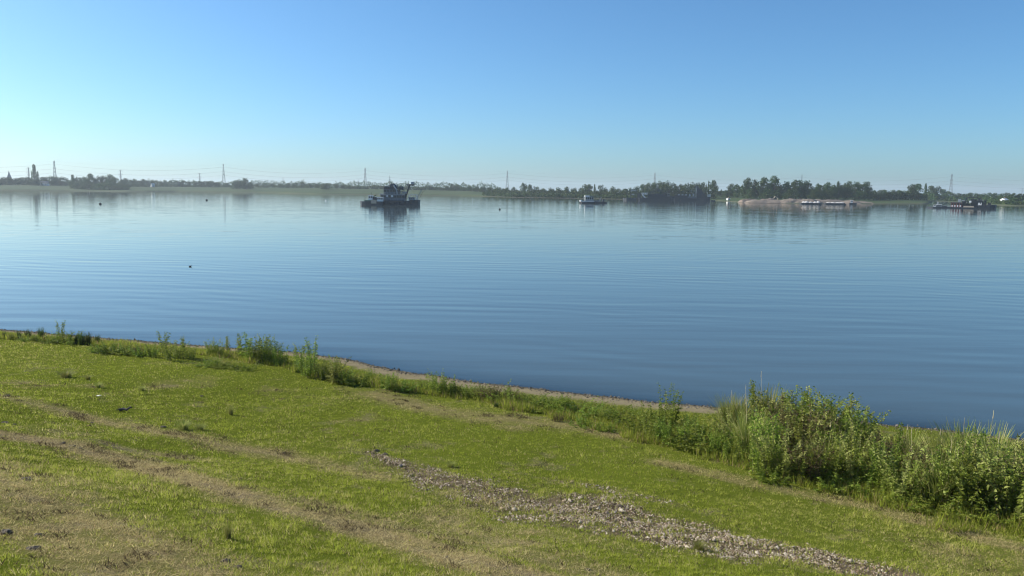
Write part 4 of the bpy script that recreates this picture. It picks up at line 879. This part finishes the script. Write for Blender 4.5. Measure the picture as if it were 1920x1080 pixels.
d2 = house_box(o, 'upper_deckhouse', X(840), X(1090), -2.8, 2.8, Z(541), Z(430), GREY, MACH, 4)
wh = house_box(o, 'wheelhouse', X(845), X(960), -2.2, 2.2, Z(426), Z(372), MACH, LGREY, 3)
MB().box(X(750), X(835), -2.6, 2.6, Z(541), Z(528)).build('bridge_wing', LGREY, o)
MB().prism([(X(975), Z(426)), (X(1115), Z(426)), (X(1120), Z(360)), (X(1060), Z(306)), (X(990), Z(304)), (X(970), Z(350))], -1.5, 1.5).build('hopper', GREY, o)
b = MB()
for k in range(6): b.bar((X(980 + 42 * k), -1.85, Z(430)), (X(1000 + 34 * k), -1.85, Z(318 + 7 * k)), 0.11)
b.bar((X(880), -1.85, Z(400)), (X(1200), -1.85, Z(390)), 0.12).bar((X(930), -1.85, Z(345)), (X(1150), -1.85, Z(352)), 0.12); b.build('hopper_frame', MACH, o)
b = MB()
for xx in (1105, 1165, 1225, 1285):
    for yy in (-2.6, 2.6): b.bar((X(xx), yy, Z(541)), (X(xx - 12), yy, Z(400 + (xx - 1105) // 4)), 0.13)
for yy in (-2.6, 2.6): b.bar((X(1095), yy, Z(470)), (X(1290), yy, Z(480)), 0.12).bar((X(1095), yy, Z(405)), (X(1280), yy, Z(445)), 0.12)
b.build('screen_frame', MACH, o)
MB().lattice((X(1090), 0, Z(530)), (X(1215), 0, Z(372)), 0.9, 0.09, 7).build('conveyor', MACH, o)
MB().box(X(1130), X(1190), -1.2, 1.2, Z(541), Z(455)).build('screen_drum_house', GREY, o)
MB().bar((X(900), 1.5, Z(372)), (X(880), 1.5, Z(330)), 0.1).bar((X(1080), 0.5, Z(310)), (X(1120), 0.5, Z(280)), 0.12).build('exhaust_stack', MACH, o)
MB().box(X(1180), X(1260), -1.6, 1.6, Z(430), Z(365)).build('winch_house', MACH, o)
MB().path([(X(1105), -3.0, Z(660)), (X(1140), -3.0, Z(560)), (X(1120), -3.0, Z(440)), (X(1060), -2.4, Z(345))], 0.32, None, 8).build('suction_pipe', LGREY, o)
MB().bar((X(960), 0, Z(372)), (X(960), 0, Z(130)), 0.14, 0.05, 6).bar((X(935), 0, Z(215)), (X(985), 0, Z(215)), 0.06).bar((X(940), 0, Z(180)), (X(980), 0, Z(180)), 0.05).build('mast', MACH, o)
MB().lathe([(0.5, Z(300)), (0.3, Z(285)), (0.05, Z(262))], X(962), 0.4, 8).build('radar_dome', MACH, o)
b = MB()
for s in (-1, 1): b.bar((X(1275), s * 1.6, Z(672)), (X(1385), s * 1.2, Z(345)), 0.36, 0.30)
for k in range(5): b.bar((X(1285 + 20 * k), -1.6, Z(640 - 60 * k)), (X(1297 + 20 * k), 1.6, Z(605 - 60 * k)), 0.13)
b.build('ladder_gantry', MACH, o)
MB().box(X(1322), X(1492), -1.9, 1.9, Z(346), Z(316)).build('gantry_beam', MACH, o)
MB().box(X(1425), X(1485), -0.9, 0.9, Z(314), Z(266)).build('sheave_box', LGREY, o)
MB().box(X(1235), X(1330), -2.5, 2.5, Z(520), Z(480)).build('crane_platform', LGREY, o)
MB().bar((X(1250), -2, Z(672)), (X(1250), -2, Z(520)), 0.14).bar((X(1310), -2, Z(672)), (X(1310), -2, Z(520)), 0.14).bar((X(1250), 2, Z(672)), (X(1250), 2, Z(520)), 0.14).bar((X(1310), 2, Z(672)), (X(1310), 2, Z(520)), 0.14).build('platform_legs', MACH, o)
house_box(o, 'engine_box', X(1375), X(1500), -2.4, 2.4, Z(648) + .004, Z(605), LGREY, GREY, 3)
b = MB()
for xx in (1385, 1545):
    for s in (-2.6, 2.6): b.bar((X(xx), s, Z(648)), (X(xx), s, Z(545)), 0.13)
for s in (-2.6, 2.6): b.bar((X(1375), s, Z(545)), (X(1555), s, Z(545)), 0.16)
b.bar((X(1465), -2.6, Z(545)), (X(1465), 2.6, Z(545)), 0.14); b.build('bow_frame', WHITE, o)
MB().lattice((X(1545), -1, Z(650)), (X(1655), -1, Z(435)), 0.5, 0.06, 7).build('jib', LGREY, o)
MB().bar((X(1580), 1, Z(650)), (X(1690), 1, Z(455)), 0.09).bar((X(1655), -1, Z(435)), (X(1400), 0, Z(346)), 0.03).build('jib_stay', MACH, o)
MB().rail([(X(760), -4.0, Z(671)), (X(1380), -4.0, Z(671))], 1.0, 0.05, 1.6).build('railing', LGREY, o)
MB().rail([(X(780), -3.3, Z(538)), (X(1290), -3.3, Z(538))], 1.0, 0.05, 1.5).build('upper_railing', LGREY, o)
for k, xx in enumerate((905, 1000, 1020)): MB().box(X(xx), X(xx + 26), -3.45, -3.32, Z(600), Z(555)).build('white_locker', WHITE, o)
# --- the pale work barge moored at its left
o, u = vessel('work_barge', 'low barge with white cabin moored left of the grey dredger', 'barge', 697.5, 384.5, -6)
X = lambda z: (z - 450) / 45.8
MB().deckplan(hull_plan(X(198), X(700), 5.0, 2.6, 0.4), -0.5, Z(690), 0.96).build('hull', HULL, o)
MB().box(X(300), X(440), -2.1, 2.1, Z(690) + .003, Z(664)).build('coaming', GREENP, o)
MB().box(X(440), X(555), -2.55, 2.0, Z(735), Z(655)).build('pontoon_tank', TAN, o)
house_box(o, 'cabin', X(385), X(470), -1.6, 1.6, Z(664) + .003, Z(570), WHITE, WHITE, 2)
house_box(o, 'wheelhouse', X(565), X(690), -1.9, 1.9, Z(690) + .004, Z(605), WHITE, WHITE, 3)
MB().box(X(470), X(560), -1.2, 1.2, Z(655) + .003, Z(600)).build('engine_hood', MACH, o)
MB().bar((X(440), 0, Z(570)), (X(440), 0, Z(500)), 0.07).build('mast', MACH, o)
MB().prism([(X(470), Z(600)), (X(540), Z(545)), (X(556), Z(548)), (X(490), Z(600))], -0.3, 0.3).build('deck_crane', MACH, o)
# --- the small workboat in the middle
o, u = vessel('workboat', 'small workboat with pale wheelhouse and low stern deck', 'boat', 1110, 381.3, 8)
X = lambda z: (z - 910) * 0.01425; Z = lambda z: (730 - z) * 0.01425
MB().deckplan(hull_plan(X(365), X(1000), 4.2, 3.0, 0.2), -0.4, Z(625), 0.92).build('hull', HULLB, o)
MB().deckplan(hull_plan(X(362), X(1002), 4.35, 3.0, 0.2), Z(655), Z(628)).build('rubbing_strake', WHITE, o)
MB().deckplan(hull_plan(X(1003), X(1560), 4.4, 0.1, 0.6), -0.4, Z(665), 0.97).build('stern_deck', MACH, o)
MB().box(X(380), X(470), -1.5, 1.5, Z(624), Z(590), 0.15).build('bow_locker', WHITE, o)
w = house_box(o, 'wheelhouse', X(600), X(960), -1.5, 1.5, Z(624), Z(440), LGREY, None, 4, (Z(560), Z(470)))
MB().box(X(590), X(780), -1.75, 1.75, Z(439), Z(395)).build('roof', WHITE, w); MB().box(X(782), X(970), -1.7, 1.7, Z(439), Z(415)).build('rear_roof', GREENP, w)
MB().bar((X(530), 0, Z(624)), (X(530), 0, Z(420)), 0.08).bar((X(500), 0, Z(460)), (X(560), 0, Z(460)), 0.05).build('mast', LGREY, o)
MB().box(X(1350), X(1440), -1.0, 1.0, Z(665) + .003, Z(545), 0.1).build('deck_winch', MACH, o)
MB().box(X(1000), X(1190), -1.2, 1.2, Z(664), Z(600)).build('cargo_hatch', GREY, o)
MB().rail([(X(990), -2.0, Z(664)), (X(1520), -2.0, Z(664))], 0.9, 0.04, 1.2).build('railing', LGREY, o)
MB().prism([(X(1190), Z(664)), (X(1215), Z(664)), (X(1330), Z(470)), (X(1310), Z(462))], -0.15, 0.15).build('deck_crane', LGREY, o)
# --- the two big dark floating plants before the wood
ZP = lambda z: (540 - z) * 0.049
o, u = vessel('dredging_plant', 'dark floating sorting plant with crossed conveyors before the wood', 'dredger', 1216, 376.2, 0)
X = lambda z: (z - 540) * 0.049
MB().deckplan(hull_plan(X(110), X(345), 9, 3, 0.5), -0.5, ZP(500), 0.97).build('pontoon', HULL, o)
MB().deckplan(hull_plan(X(350), X(965), 14, 2, 2), -0.5, ZP(492), 0.98).build('hull', HULLB, o)
for xx, yy in ((240, 362), (288, 362), (258, 432)): house_box(o, 'cabin', X(xx), X(xx + 40), -3, 0, ZP(yy + 18), ZP(yy), WHITE, LGREY, 1)
b = MB()
for xx in (190, 240, 330):
    for s in (-3.2, 0.4): b.bar((X(xx), s, ZP(500)), (X(xx), s, ZP(375)), 0.2)
b.bar((X(190), -3.2, ZP(380)), (X(330), -3.2, ZP(380)), 0.25).bar((X(190), -3.2, ZP(450)), (X(330), -3.2, ZP(450)), 0.2); b.build('cabin_tower', MACH, o)
MB().box(X(350), X(410), -3, 3, ZP(492), ZP(420)).build('engine_house', MACH, o)
house_box(o, 'control_cabin', X(420), X(520), -5, -1, ZP(436), ZP(412), WHITE, WHITE, 3)
MB().bar((X(430), -4, ZP(492)), (X(430), -4, ZP(436)), 0.2).bar((X(510), -4, ZP(492)), (X(510), -4, ZP(436)), 0.2).build('cabin_legs', MACH, o)
MB().prism([(X(425), ZP(445)), (X(440), ZP(438)), (X(495), ZP(488)), (X(480), ZP(492))], -6.2, -5.2).build('white_chute', WHITE, o)
MB().prism([(X(520), ZP(492)), (X(520), ZP(455)), (X(600), ZP(425)), (X(700), ZP(420)), (X(830), ZP(440)), (X(955), ZP(470)), (X(955), ZP(492))], -4, 4).build('hopper_block', HULLB, o)
MB().lattice((X(530), -2, ZP(430)), (X(690), -2, ZP(352)), 1.6, 0.22, 8).build('conveyor', MACH, o)
MB().lattice((X(690), -2.2, ZP(352)), (X(830), -2.2, ZP(440)), 1.6, 0.22, 7).build('conveyor', MACH, o)
MB().lattice((X(790), 1, ZP(440)), (X(900), 1, ZP(362)), 1.4, 0.2, 6).build('conveyor', MACH, o)
MB().bar((X(690), 0, ZP(425)), (X(690), 0, ZP(330)), 0.25).bar((X(870), 0, ZP(440)), (X(880), 0, ZP(350)), 0.25).build('masts', MACH, o)
house_box(o, 'screen_house', X(845), X(890), -5.2, -3, ZP(465), ZP(420), GREY, LGREY, 1)
o, u = vessel('bucket_dredger', 'dark bucket dredger with ring wheel and sloping gantry before the wood', 'dredger', 1299, 376.4, 0)
X = lambda z: (z - 1340) * 0.049
MB().deckplan(hull_plan(X(972), X(1640), 14, 2.5, 1), -0.5, ZP(496), 0.98).build('hull', HULLB, o)
MB().deckplan(hull_plan(X(1642), X(1725), 8, 0.5, 2), -0.5, ZP(524), 0.97).build('pontoon', HULL, o)
MB().prism([(X(980), ZP(496)), (X(1010), ZP(460)), (X(1080), ZP(436)), (X(1240), ZP(455)), (X(1290), ZP(470)), (X(1290), ZP(496))], -5, 5).build('hopper_block', HULLB, o)
MB().box(X(1250), X(1410), -5.4, 4, ZP(495), ZP(468)).build('deck_gallery', GREY, o)
for k in range(5): MB().box(X(1085 + 62 * k), X(1112 + 62 * k), -5.6, -4, ZP(462 if k > 2 else 448), ZP(425)).build('equipment_locker', LGREY, o)
b = MB(); n = 28
for k in range(n):
    a0, a1 = 2 * math.pi * k / n, 2 * math.pi * (k + 1) / n; c = (X(1360), ZP(372))
    for yy in (-3.2, -2.0): b.bar((c[0] + 2.5 * math.cos(a0), yy, c[1] + 2.5 * math.sin(a0)), (c[0] + 2.5 * math.cos(a1), yy, c[1] + 2.5 * math.sin(a1)), 0.16)
    if k % 4 == 0: b.bar((c[0], -2.6, c[1]), (c[0] + 2.5 * math.cos(a0), -2.6, c[1] + 2.5 * math.sin(a0)), 0.1)
b.build('ring_wheel', LGREY, o)
MB().bar((X(1390), -2.6, ZP(470)), (X(1390), -2.6, ZP(300)), 0.25).build('wheel_post', WHITE, o)
MB().prism([(X(1400), ZP(496)), (X(1400), ZP(315)), (X(1425), ZP(300)), (X(1470), ZP(350)), (X(1520), ZP(420)), (X(1580), ZP(450)), (X(1590), ZP(496))], -4, 4).build('gantry_house', HULLB, o)
MB().lattice((X(1380), -3, ZP(285)), (X(1560), -3, ZP(435)), 1.2, 0.2, 9).build('bucket_ladder', MACH, o)
MB().box(X(1378), X(1410), -1.2, 1.2, ZP(312), ZP(286)).build('sheave_box', LGREY, o)
house_box(o, 'control_cabin', X(1585), X(1640), -4, -1, ZP(462), ZP(432), WHITE, WHITE, 2)
MB().box(X(1590), X(1635), -4, 2, ZP(496), ZP(462)).build('cabin_base', MACH, o)
for xx, yy in ((1110, 330), (1180, 350), (1240, 365)): MB().bar((X(xx), 0, ZP(445)), (X(xx), 0, ZP(yy)), 0.22).bar((X(xx - 30), 0, ZP(yy + 30)), (X(xx + 40), 0, ZP(yy + 12)), 0.15).build('derrick', MACH, o)
# --- the mixed raft at the right: pontoon dredger and tug
ZR = lambda z: (482 - z) * 0.0332
o, u = vessel('pontoon_dredger', 'flat pontoon dredger with red house and pale column at right', 'dredger', 1786, 390.5, 0)
X = lambda z: (z - 640) * 0.0332
MB().deckplan(hull_plan(X(235), X(1015), 9, 3.5, 0.2), -0.5, ZR(462), 0.98).build('hull', HULL, o)
house_box(o, 'tool_shed', X(345), X(384), -3, 0, ZR(462) + .002, ZR(432), WHITE, WHITE, 1)
house_box(o, 'cabin', X(395), X(470), -3, 1, ZR(462) + .003, ZR(425), GREY, WHITE, 2)
MB().box(X(398), X(420), -1, 1, ZR(414), ZR(376)).build('vent_stack', LGREY, o)
MB().box(X(480), X(560), -2.5, 2, ZR(462) + .004, ZR(440)).build('deck_machinery', MACH, o)
MB().bar((X(535), 0, ZR(440)), (X(545), 0, ZR(372)), 0.2).bar((X(545), 0, ZR(372)), (X(600), 0, ZR(420)), 0.12).build('davit', MACH, o)
house_box(o, 'red_house', X(612), X(780), -3.6, 2, ZR(462) + .004, ZR(384), REDP, MACH, 4)
for k in range(4): MB().box(X(624 + 40 * k), X(640 + 40 * k), -3.75, -3.62, ZR(455), ZR(425)).build('white_panel', WHITE, o)
MB().box(X(712), X(757), -1.4, 1.4, ZR(378), ZR(322)).build('pale_column', LGREY, o)
b = MB()
for xa, za, xb, zb in ((800, 462, 840, 300), (880, 462, 840, 300), (840, 300, 935, 285), (935, 285, 1030, 312), (930, 462, 935, 285), (1030, 312, 985, 462), (1030, 312, 1050, 400), (860, 380, 1000, 380), (820, 420, 960, 330)):
    for yy in (-1.6, 1.6): b.bar((X(xa), yy, ZR(za)), (X(xb), yy, ZR(zb)), 0.28)
b.build('digger_frame', MACH, o)
MB().box(X(835), X(900), -1.4, 1.4, ZR(462), ZR(398)).build('engine_house', MACH, o)
MB().box(X(940), X(1010), -1.4, 1.4, ZR(400), ZR(345)).build('winch_house', MACH, o)
MB().box(X(805), X(850), -1.2, 1.2, ZR(330), ZR(296)).build('head_box', GREENP, o)
MB().box(X(775), X(832), -1.0, 2.2, ZR(462) + .002, ZR(352)).build('pump_house', HULLB, o)
MB().box(X(905), X(985), 0.2, 2.6, ZR(462) + .002, ZR(320)).build('silo_house', HULLB, o)
MB().lattice((X(790), -2, ZR(390)), (X(1060), -2, ZR(318)), 1.0, 0.16, 9).build('boom', MACH, o)
MB().box(X(880), X(912), -2.8, -1.9, ZR(380), ZR(348)).build('white_cab', WHITE, o)
MB().box(X(765), X(812), -2.4, -1.9, ZR(358), ZR(340)).build('sheave_guard', LGREY, o)
MB().box(X(800), X(955), -3.8, -2.6, ZR(461), ZR(436)).build('sand_trough', TAN, o)
MB().rail([(X(250), -4.2, ZR(461)), (X(610), -4.2, ZR(461))], 0.9, 0.05, 1.6).build('railing', LGREY, o)
o, u = vessel('tugboat', 'dark pusher tug with white wheelhouse front at the right raft', 'boat', 1844.5, 391, 0)
X = lambda z: (z - 1195) * 0.0332; ZT = lambda z: (488 - z) * 0.0332
MB().deckplan(hull_plan(X(1012), X(1385), 5.5, 0.6, 3.4), -0.5, ZT(440), 0.94).build('hull', HULL, o)
MB().deckplan(hull_plan(X(1230), X(1384), 5.4, 0.4, 3.2), ZT(440) + .003, ZT(418)).build('bulwark', HULL, o)
w = house_box(o, 'deckhouse', X(1060), X(1230), -1.9, 1.9, ZT(440) + .002, ZT(385), MACH, MACH, 3)
MB().box(X(1105), X(1158), -2.05, -1.95, ZT(432), ZT(386)).build('white_panel', WHITE, o)
house_box(o, 'wheelhouse', X(1100), X(1175), -1.5, 1.5, ZT(379), ZT(345), MACH, WHITE, 2)
MB().lathe([(0.42, ZT(385)), (0.42, ZT(340)), (0.34, ZT(338))], X(1210), 0, 8).build('funnel', MACH, o)
MB().bar((X(1140), 0, ZT(340)), (X(1140), 0, ZT(290)), 0.09).bar((X(1125), 0, ZT(305)), (X(1155), 0, ZT(305)), 0.06).build('mast', MACH, o)
MB().box(X(1250), X(1300), -1.2, 1.2, ZT(418) + .003, ZT(385)).build('towing_winch', MACH, o)
# --- small white boat at the right edge
o, u = vessel('motor_boat', 'small white motor boat moored at the right bank', 'boat', 1897, 385.2, 12)
MB().deckplan(hull_plan(-2.6, 2.6, 2.0, 1.6, 0.15), -0.15, 0.75, 0.85).build('hull', WHITE, o)
MB().prism([(-1.0, 0.753), (-0.5, 1.5), (1.3, 1.5), (1.5, 0.753)], -0.75, 0.75).build('cabin', WHITE, o)
MB().box(-0.3, 1.1, -0.78, -0.74, 1.05, 1.38).build('window', DARKGLASS, o)
MB().box(2.6, 2.85, -0.2, 0.2, 0.1, 0.95).build('outboard_motor', MACH, o)
# --- barges loaded with pale gravel before the sand heaps
def heap_mesh(L, W, h, seed, n=22, peaks=3):
    xs = np.linspace(-L / 2, L / 2, n * 2); ys = np.linspace(-W / 2, W / 2, n)
    Xg, Yg = np.meshgrid(xs, ys, indexing='ij'); R = np.random.default_rng(seed); Zg = np.zeros_like(Xg)
    for k in range(peaks):
        cx = -L / 2 + L * (k + R.uniform(0.35, 0.65)) / peaks; cy = R.uniform(-0.12, 0.12) * W; ph = h * R.uniform(0.75, 1.0)
        Zg = np.maximum(Zg, ph * (1 - np.hypot((Xg - cx) / (L / peaks * 0.95), (Yg - cy) / (W * 0.5)) ** 1.25))
    Zg = np.maximum(Zg, 0) + 0.5 * h * (fbm(Xg * 0.35 + seed, Yg * 0.5, 100, 4) - 0.5) * (Zg > 0); Zg[0] = Zg[-1] = -0.1; Zg[:, 0] = Zg[:, -1] = -0.1
    I = np.arange(Xg.size).reshape(Xg.shape); q = np.stack([I[:-1, :-1], I[1:, :-1], I[1:, 1:], I[:-1, 1:]], -1).reshape(-1, 4)
    return mesh_np('heap', np.stack([Xg.ravel(), Yg.ravel(), Zg.ravel()], 1), q, None, True)
PALE = plain('washed pale gravel', (0.42, 0.40, 0.38), 0.9, 0, 0.25, 2.0); SAND = plain('dug reddish sand', (0.16, 0.122, 0.095), 0.95, 0, 0.22, 0.35); SAND2 = plain('dry grey sand', (0.19, 0.15, 0.115), 0.95, 0, 0.2, 0.3)
for px, py, L, npk, lab, seed in ((1520, 383.2, 12.5, 5, 'dark barge heaped with white gravel right of the sand heaps', 5), (1566, 383.6, 12.5, 4, 'long low barge with an even white gravel load', 6)):
    o, u = vessel('gravel_barge', lab, 'barge', px, py, 2, 'gravel barges by the sand heaps')
    MB().deckplan(hull_plan(-L / 2 - 1, L / 2 + 1, 4.6, 1.2, 1.0), -0.4, 0.75, 0.96).build('hull', HULL, o)
    b = MB()
    for s in (-1, 1): b.box(-L / 2, L / 2, s * 2.05 - 0.06, s * 2.05 + 0.06, 0.753, 1.05)
    b.build('coaming', MACH, o)
    q = link('gravel_load', heap_mesh(L * 0.96, 3.9, 1.9 if npk == 5 else 1.25, seed, 22, npk), PALE, o); q.location = (0, 0, 0.76)
o, u = vessel('pusher_boat', 'short dark pusher boat with white cabin behind the barges', 'boat', 1599, 383.4, 0)
MB().deckplan(hull_plan(-2.5, 2.6, 2.8, 0.4, 1.0), -0.3, 1.15, 0.95).build('hull', HULLB, o)
house_box(o, 'cabin', -1.6, -0.1, -1.0, 1.0, 1.153, 2.7, WHITE, WHITE, 2)
MB().bar((-0.9, 0, 2.8), (-0.9, 0, 4.2), 0.05).build('mast', MACH, o)
# --- sand heaps on the spit
def heap(px, e, L, W, h, pk, m_, seed, lab, rz=0.0):
    p = far_pos(px, e); o = link('sand_heap', heap_mesh(L, W, h, seed, 26, pk), m_, None, tuple(p - np.array([0, 0, 0.35])), rz); tag(o, lab, 'sand heap', 'sand heaps on the spit')
heap(1505, 17, 84, 15, 2.9, 6, SAND2, 16, 'long low sand bank joining all the heaps on the spit')
heap(1430, 10, 34, 13, 3.0, 2, SAND, 11, 'smooth reddish sand heap at the left of the spit')
heap(1468, 12, 34, 14, 3.8, 2, SAND, 12, 'tallest reddish sand heap right of the dark excavator')
heap(1500, 15, 30, 12, 3.2, 2, SAND2, 13, 'lower grey sand heap behind the first gravel barge')
heap(1548, 22, 52, 11, 3.3, 4, SAND2, 14, 'long low grey sand ridge behind the gravel barges')
heap(1595, 20, 34, 10, 2.2, 2, SAND2, 15, 'flat end of the sand ridge above the pusher boat')
p = far_pos(1448, 7); o = thing('excavator', 'dark excavator working at the foot of the sand heaps', 'excavator', tuple(p), 0.4)
for s in (-1, 1): MB().prism([(-1.9, 0.2), (-1.6, 0), (1.6, 0), (1.9, 0.2), (1.7, 0.85), (-1.7, 0.85)], s * 1.1 - 0.3, s * 1.1 + 0.3).build('track', RUBBER, o)
MB().box(-1.6, 1.3, -1.3, 1.3, 0.86, 2.1).build('engine_body', MACH, o); MB().box(0.2, 1.3, -1.3, -0.1, 2.103, 3.0).build('cab', MACH, o)
MB().path([(1.2, 0.4, 1.8), (3.2, 0.4, 4.4), (5.4, 0.4, 3.4), (5.6, 0.4, 1.6)], 0.28, 0.2, 4).build('boom', TAN, o); MB().prism([(5.2, 1.6), (6.0, 1.6), (5.9, 0.7), (5.2, 0.9)], -0.1, 0.9).build('bucket', MACH, o)
# ------------------------------------------------------------------ floats and birds
def buoy(px, py, d_px, m_, lab, tall=1.0):
    p = at_z(px, py); D = math.hypot(p[0], p[1]); w = d_px * D / F_PX / 2 * 0.85
    o = thing('buoy', lab, 'buoy', (p[0], p[1], 0), 0.0, 'buoys on the lake')
    MB().lathe([(w * 0.7, -0.3), (w, -0.1), (w * 1.02, w * 0.5 * tall), (w * 0.85, w * 0.95 * tall), (w * 0.4, w * 1.2 * tall)], 0, 0, 12).build('float', m_, o, True)
    MB().lathe([(w * 0.12, w * 1.2 * tall), (w * 0.12, w * 1.55 * tall), (w * 0.3, w * 1.6 * tall), (w * 0.3, w * 1.75 * tall)], 0, 0, 8).build('lifting_eye', m_, o)
buoy(188, 383, 4.6, RUBBER, 'black buoy floating before the left headland'); buoy(387.5, 376, 4.2, RUBBER, 'small black buoy below the left pylon')
buoy(937, 393, 4.2, RUBBER, 'black buoy on open water below the middle pylon'); buoy(611, 376.5, 2.0, WHITE, 'tiny white buoy left of the grey dredger', 1.8)
p = at_z(357, 500); o = thing('water_bird', 'small black water bird swimming alone on the left water', 'bird', (p[0], p[1], 0), 0.4, None, (0.75, 0.75, 0.75))
b = MB(); R = []; prof = [(-0.21, 0.02, 0.10), (-0.15, 0.07, 0.07), (-0.04, 0.10, 0.06), (0.08, 0.09, 0.06), (0.14, 0.055, 0.11), (0.155, 0.035, 0.17), (0.175, 0.04, 0.215), (0.21, 0.028, 0.215), (0.235, 0.01, 0.21)]
vs_ = []; fs_ = []
for x_, r_, z_ in prof:
    for k in range(8): vs_.append((x_, r_ * math.cos(k * math.pi / 4), z_ + r_ * 0.85 * math.sin(k * math.pi / 4)))
for i in range(len(prof) - 1):
    for k in range(8): fs_.append((i * 8 + k, i * 8 + (k + 1) % 8, (i + 1) * 8 + (k + 1) % 8, (i + 1) * 8 + k))
fs_ += [tuple(range(8)), tuple(range(len(vs_) - 1, len(vs_) - 9, -1))]
b.add(vs_, fs_).build('body', RUBBER, o, True); MB().bar((0.225, 0, 0.21), (0.275, 0, 0.20), 0.012, 0.004, 4).build('beak', WHITE, o)
# ------------------------------------------------------------------ litter and clods on the lawn
def on_lawn(px, py): p = at_ground(px, py); return (p[0], p[1], float(ground_z(p[0], p[1])))
DRIFT = plain('weathered driftwood', (0.075, 0.065, 0.055), 0.9); PAPER = plain('white scrap', (0.85, 0.83, 0.72), 0.8); CLOD = plain('dark turf clod', (0.075, 0.058, 0.036), 0.95, 0, 0.5, 6)
o = thing('driftwood', 'dark forked driftwood stick lying on the left lawn', 'driftwood', on_lawn(235, 772), 0.2)
MB().path([(-0.17, 0, 0.05), (-0.06, 0.04, 0.08), (0.04, -0.02, 0.06), (0.12, 0.02, 0.12), (0.17, 0.05, 0.10)], 0.05, 0.02, 6).build('branch', DRIFT, o); MB().path([(-0.05, 0, 0.06), (-0.12, -0.08, 0.10), (-0.22, -0.12, 0.09)], 0.025, 0.010, 5).build('twig', DRIFT, o)
o = link('paper_scrap', MB().add([(-0.10, 0, 0.05), (0, -0.06, 0.055), (0.05, 0.0, 0.075), (0.14, 0.03, 0.07), (0.05, 0.08, 0.06), (-0.03, 0.07, 0.065), (-0.09, 0.04, 0.045), (0.02, 0.0, 0.03)], [(0, 1, 2, 5), (1, 3, 4, 2), (2, 4, 5), (0, 5, 6), (0, 6, 7), (0, 7, 1), (7, 6, 5), (7, 5, 4), (7, 4, 3, 1)]).mesh('paper_scrap'), PAPER, None, tuple(np.array(on_lawn(185, 746)) + np.array([0, 0, 0.02])), 0.0, (0.75, 0.75, 0.9)); tag(o, 'crumpled white scrap lying on the left lawn', 'litter')
def clod(px, py, w_px, lab, flat=0.5):
    q = on_lawn(px, py); D = math.hypot(q[0], q[1]); r = w_px * D / F_PX / 2; R = np.random.default_rng(int(px * 7 + py)); vs_ = []; fs_ = []
    n_ = 9; rings = [(1.0, -0.2), (1.0, 0.25), (0.8, 0.65), (0.4, 0.95)]
    for rr, z_ in rings:
        for k in range(n_):
            j = R.uniform(0.7, 1.25); vs_.append((r * rr * j * math.cos(k * 2 * math.pi / n_), r * 0.8 * rr * j * math.sin(k * 2 * math.pi / n_), r * flat * z_ * R.uniform(0.7, 1.3)))
    for i in range(3):
        for k in range(n_): fs_.append((i * n_ + k, i * n_ + (k + 1) % n_, (i + 1) * n_ + (k + 1) % n_, (i + 1) * n_ + k))
    fs_.append(tuple(3 * n_ + k for k in range(n_)))
    o = link('turf_clod', MB().add(vs_, fs_).mesh('turf_clod'), CLOD, None, q, R.uniform(0, 6)); tag(o, lab, 'clod', 'dark clods on the lawn')
for a in ((14, 742, 12, 'dark clod at the left edge above the dry streak'), (36, 745, 6, 'tiny dark clod right of the left-edge clod'), (8, 793, 14, 'dark clod pair at left edge, its left half'), (27, 796, 9, 'dark clod pair at left edge, its right half'), (118, 831, 13, 'dark clod in the bare track at left'), (135, 837, 14, 'broad dark clod just right of the one in the track'), (150, 841, 10, 'last dark clod of the bare track at left'), (172, 793, 10, 'dark clod on the upper dry streak'), (305, 801, 14, 'dark clod left of the green tussocks'), (378, 743, 10, 'dark clod alone on the middle left lawn'),
          (532, 850, 12, 'dark clod below the bright grass patch'), (705, 846, 20, 'large dark clod at the left tip of the stone strip'), (722, 852, 16, 'second dark clod at the left tip of the stone strip'), (690, 915, 10, 'dark clod between track and stone strip'), (50, 900, 26, 'flat dark clod in the foreground grass at left'), (10, 1000, 34, 'big dark clod at the bottom left edge'), (62, 1030, 30, 'dark clod on the dry grass near bottom left corner'), (70, 1005, 22, 'small dark clod above the bottom left corner one'), (422, 1053, 26, 'dark clod at the bottom below the thin sedge'), (445, 1064, 22, 'dark clod right of the bottom sedge clod'), (838, 1046, 18, 'dark clod in the bare track at bottom middle'), (1103, 1069, 16, 'dark clod at the bottom edge right of the track'), (1178, 975, 22, 'dark clod sunk in the stone strip middle'), (1163, 950, 20, 'dark clod at the top of the stone strip middle')):
    clod(a[0], a[1], a[2] * 0.8, a[3], flat=0.4)

# ------------------------------------------------------------------ haze
m, nt, out = mat('haze'); pv = nt.nodes.new('ShaderNodeVolumePrincipled')
pv.inputs['Color'].default_value = (0.80, 0.92, 1.0, 1); pv.inputs['Density'].default_value = 0.00014; pv.inputs['Anisotropy'].default_value = 0.2
nt.links.new(pv.outputs[0], out.inputs['Volume'])
o = MB().box(-11000, 11000, -4600, 6200, -8, 58).build('haze', m); tag(o, kind='stuff')
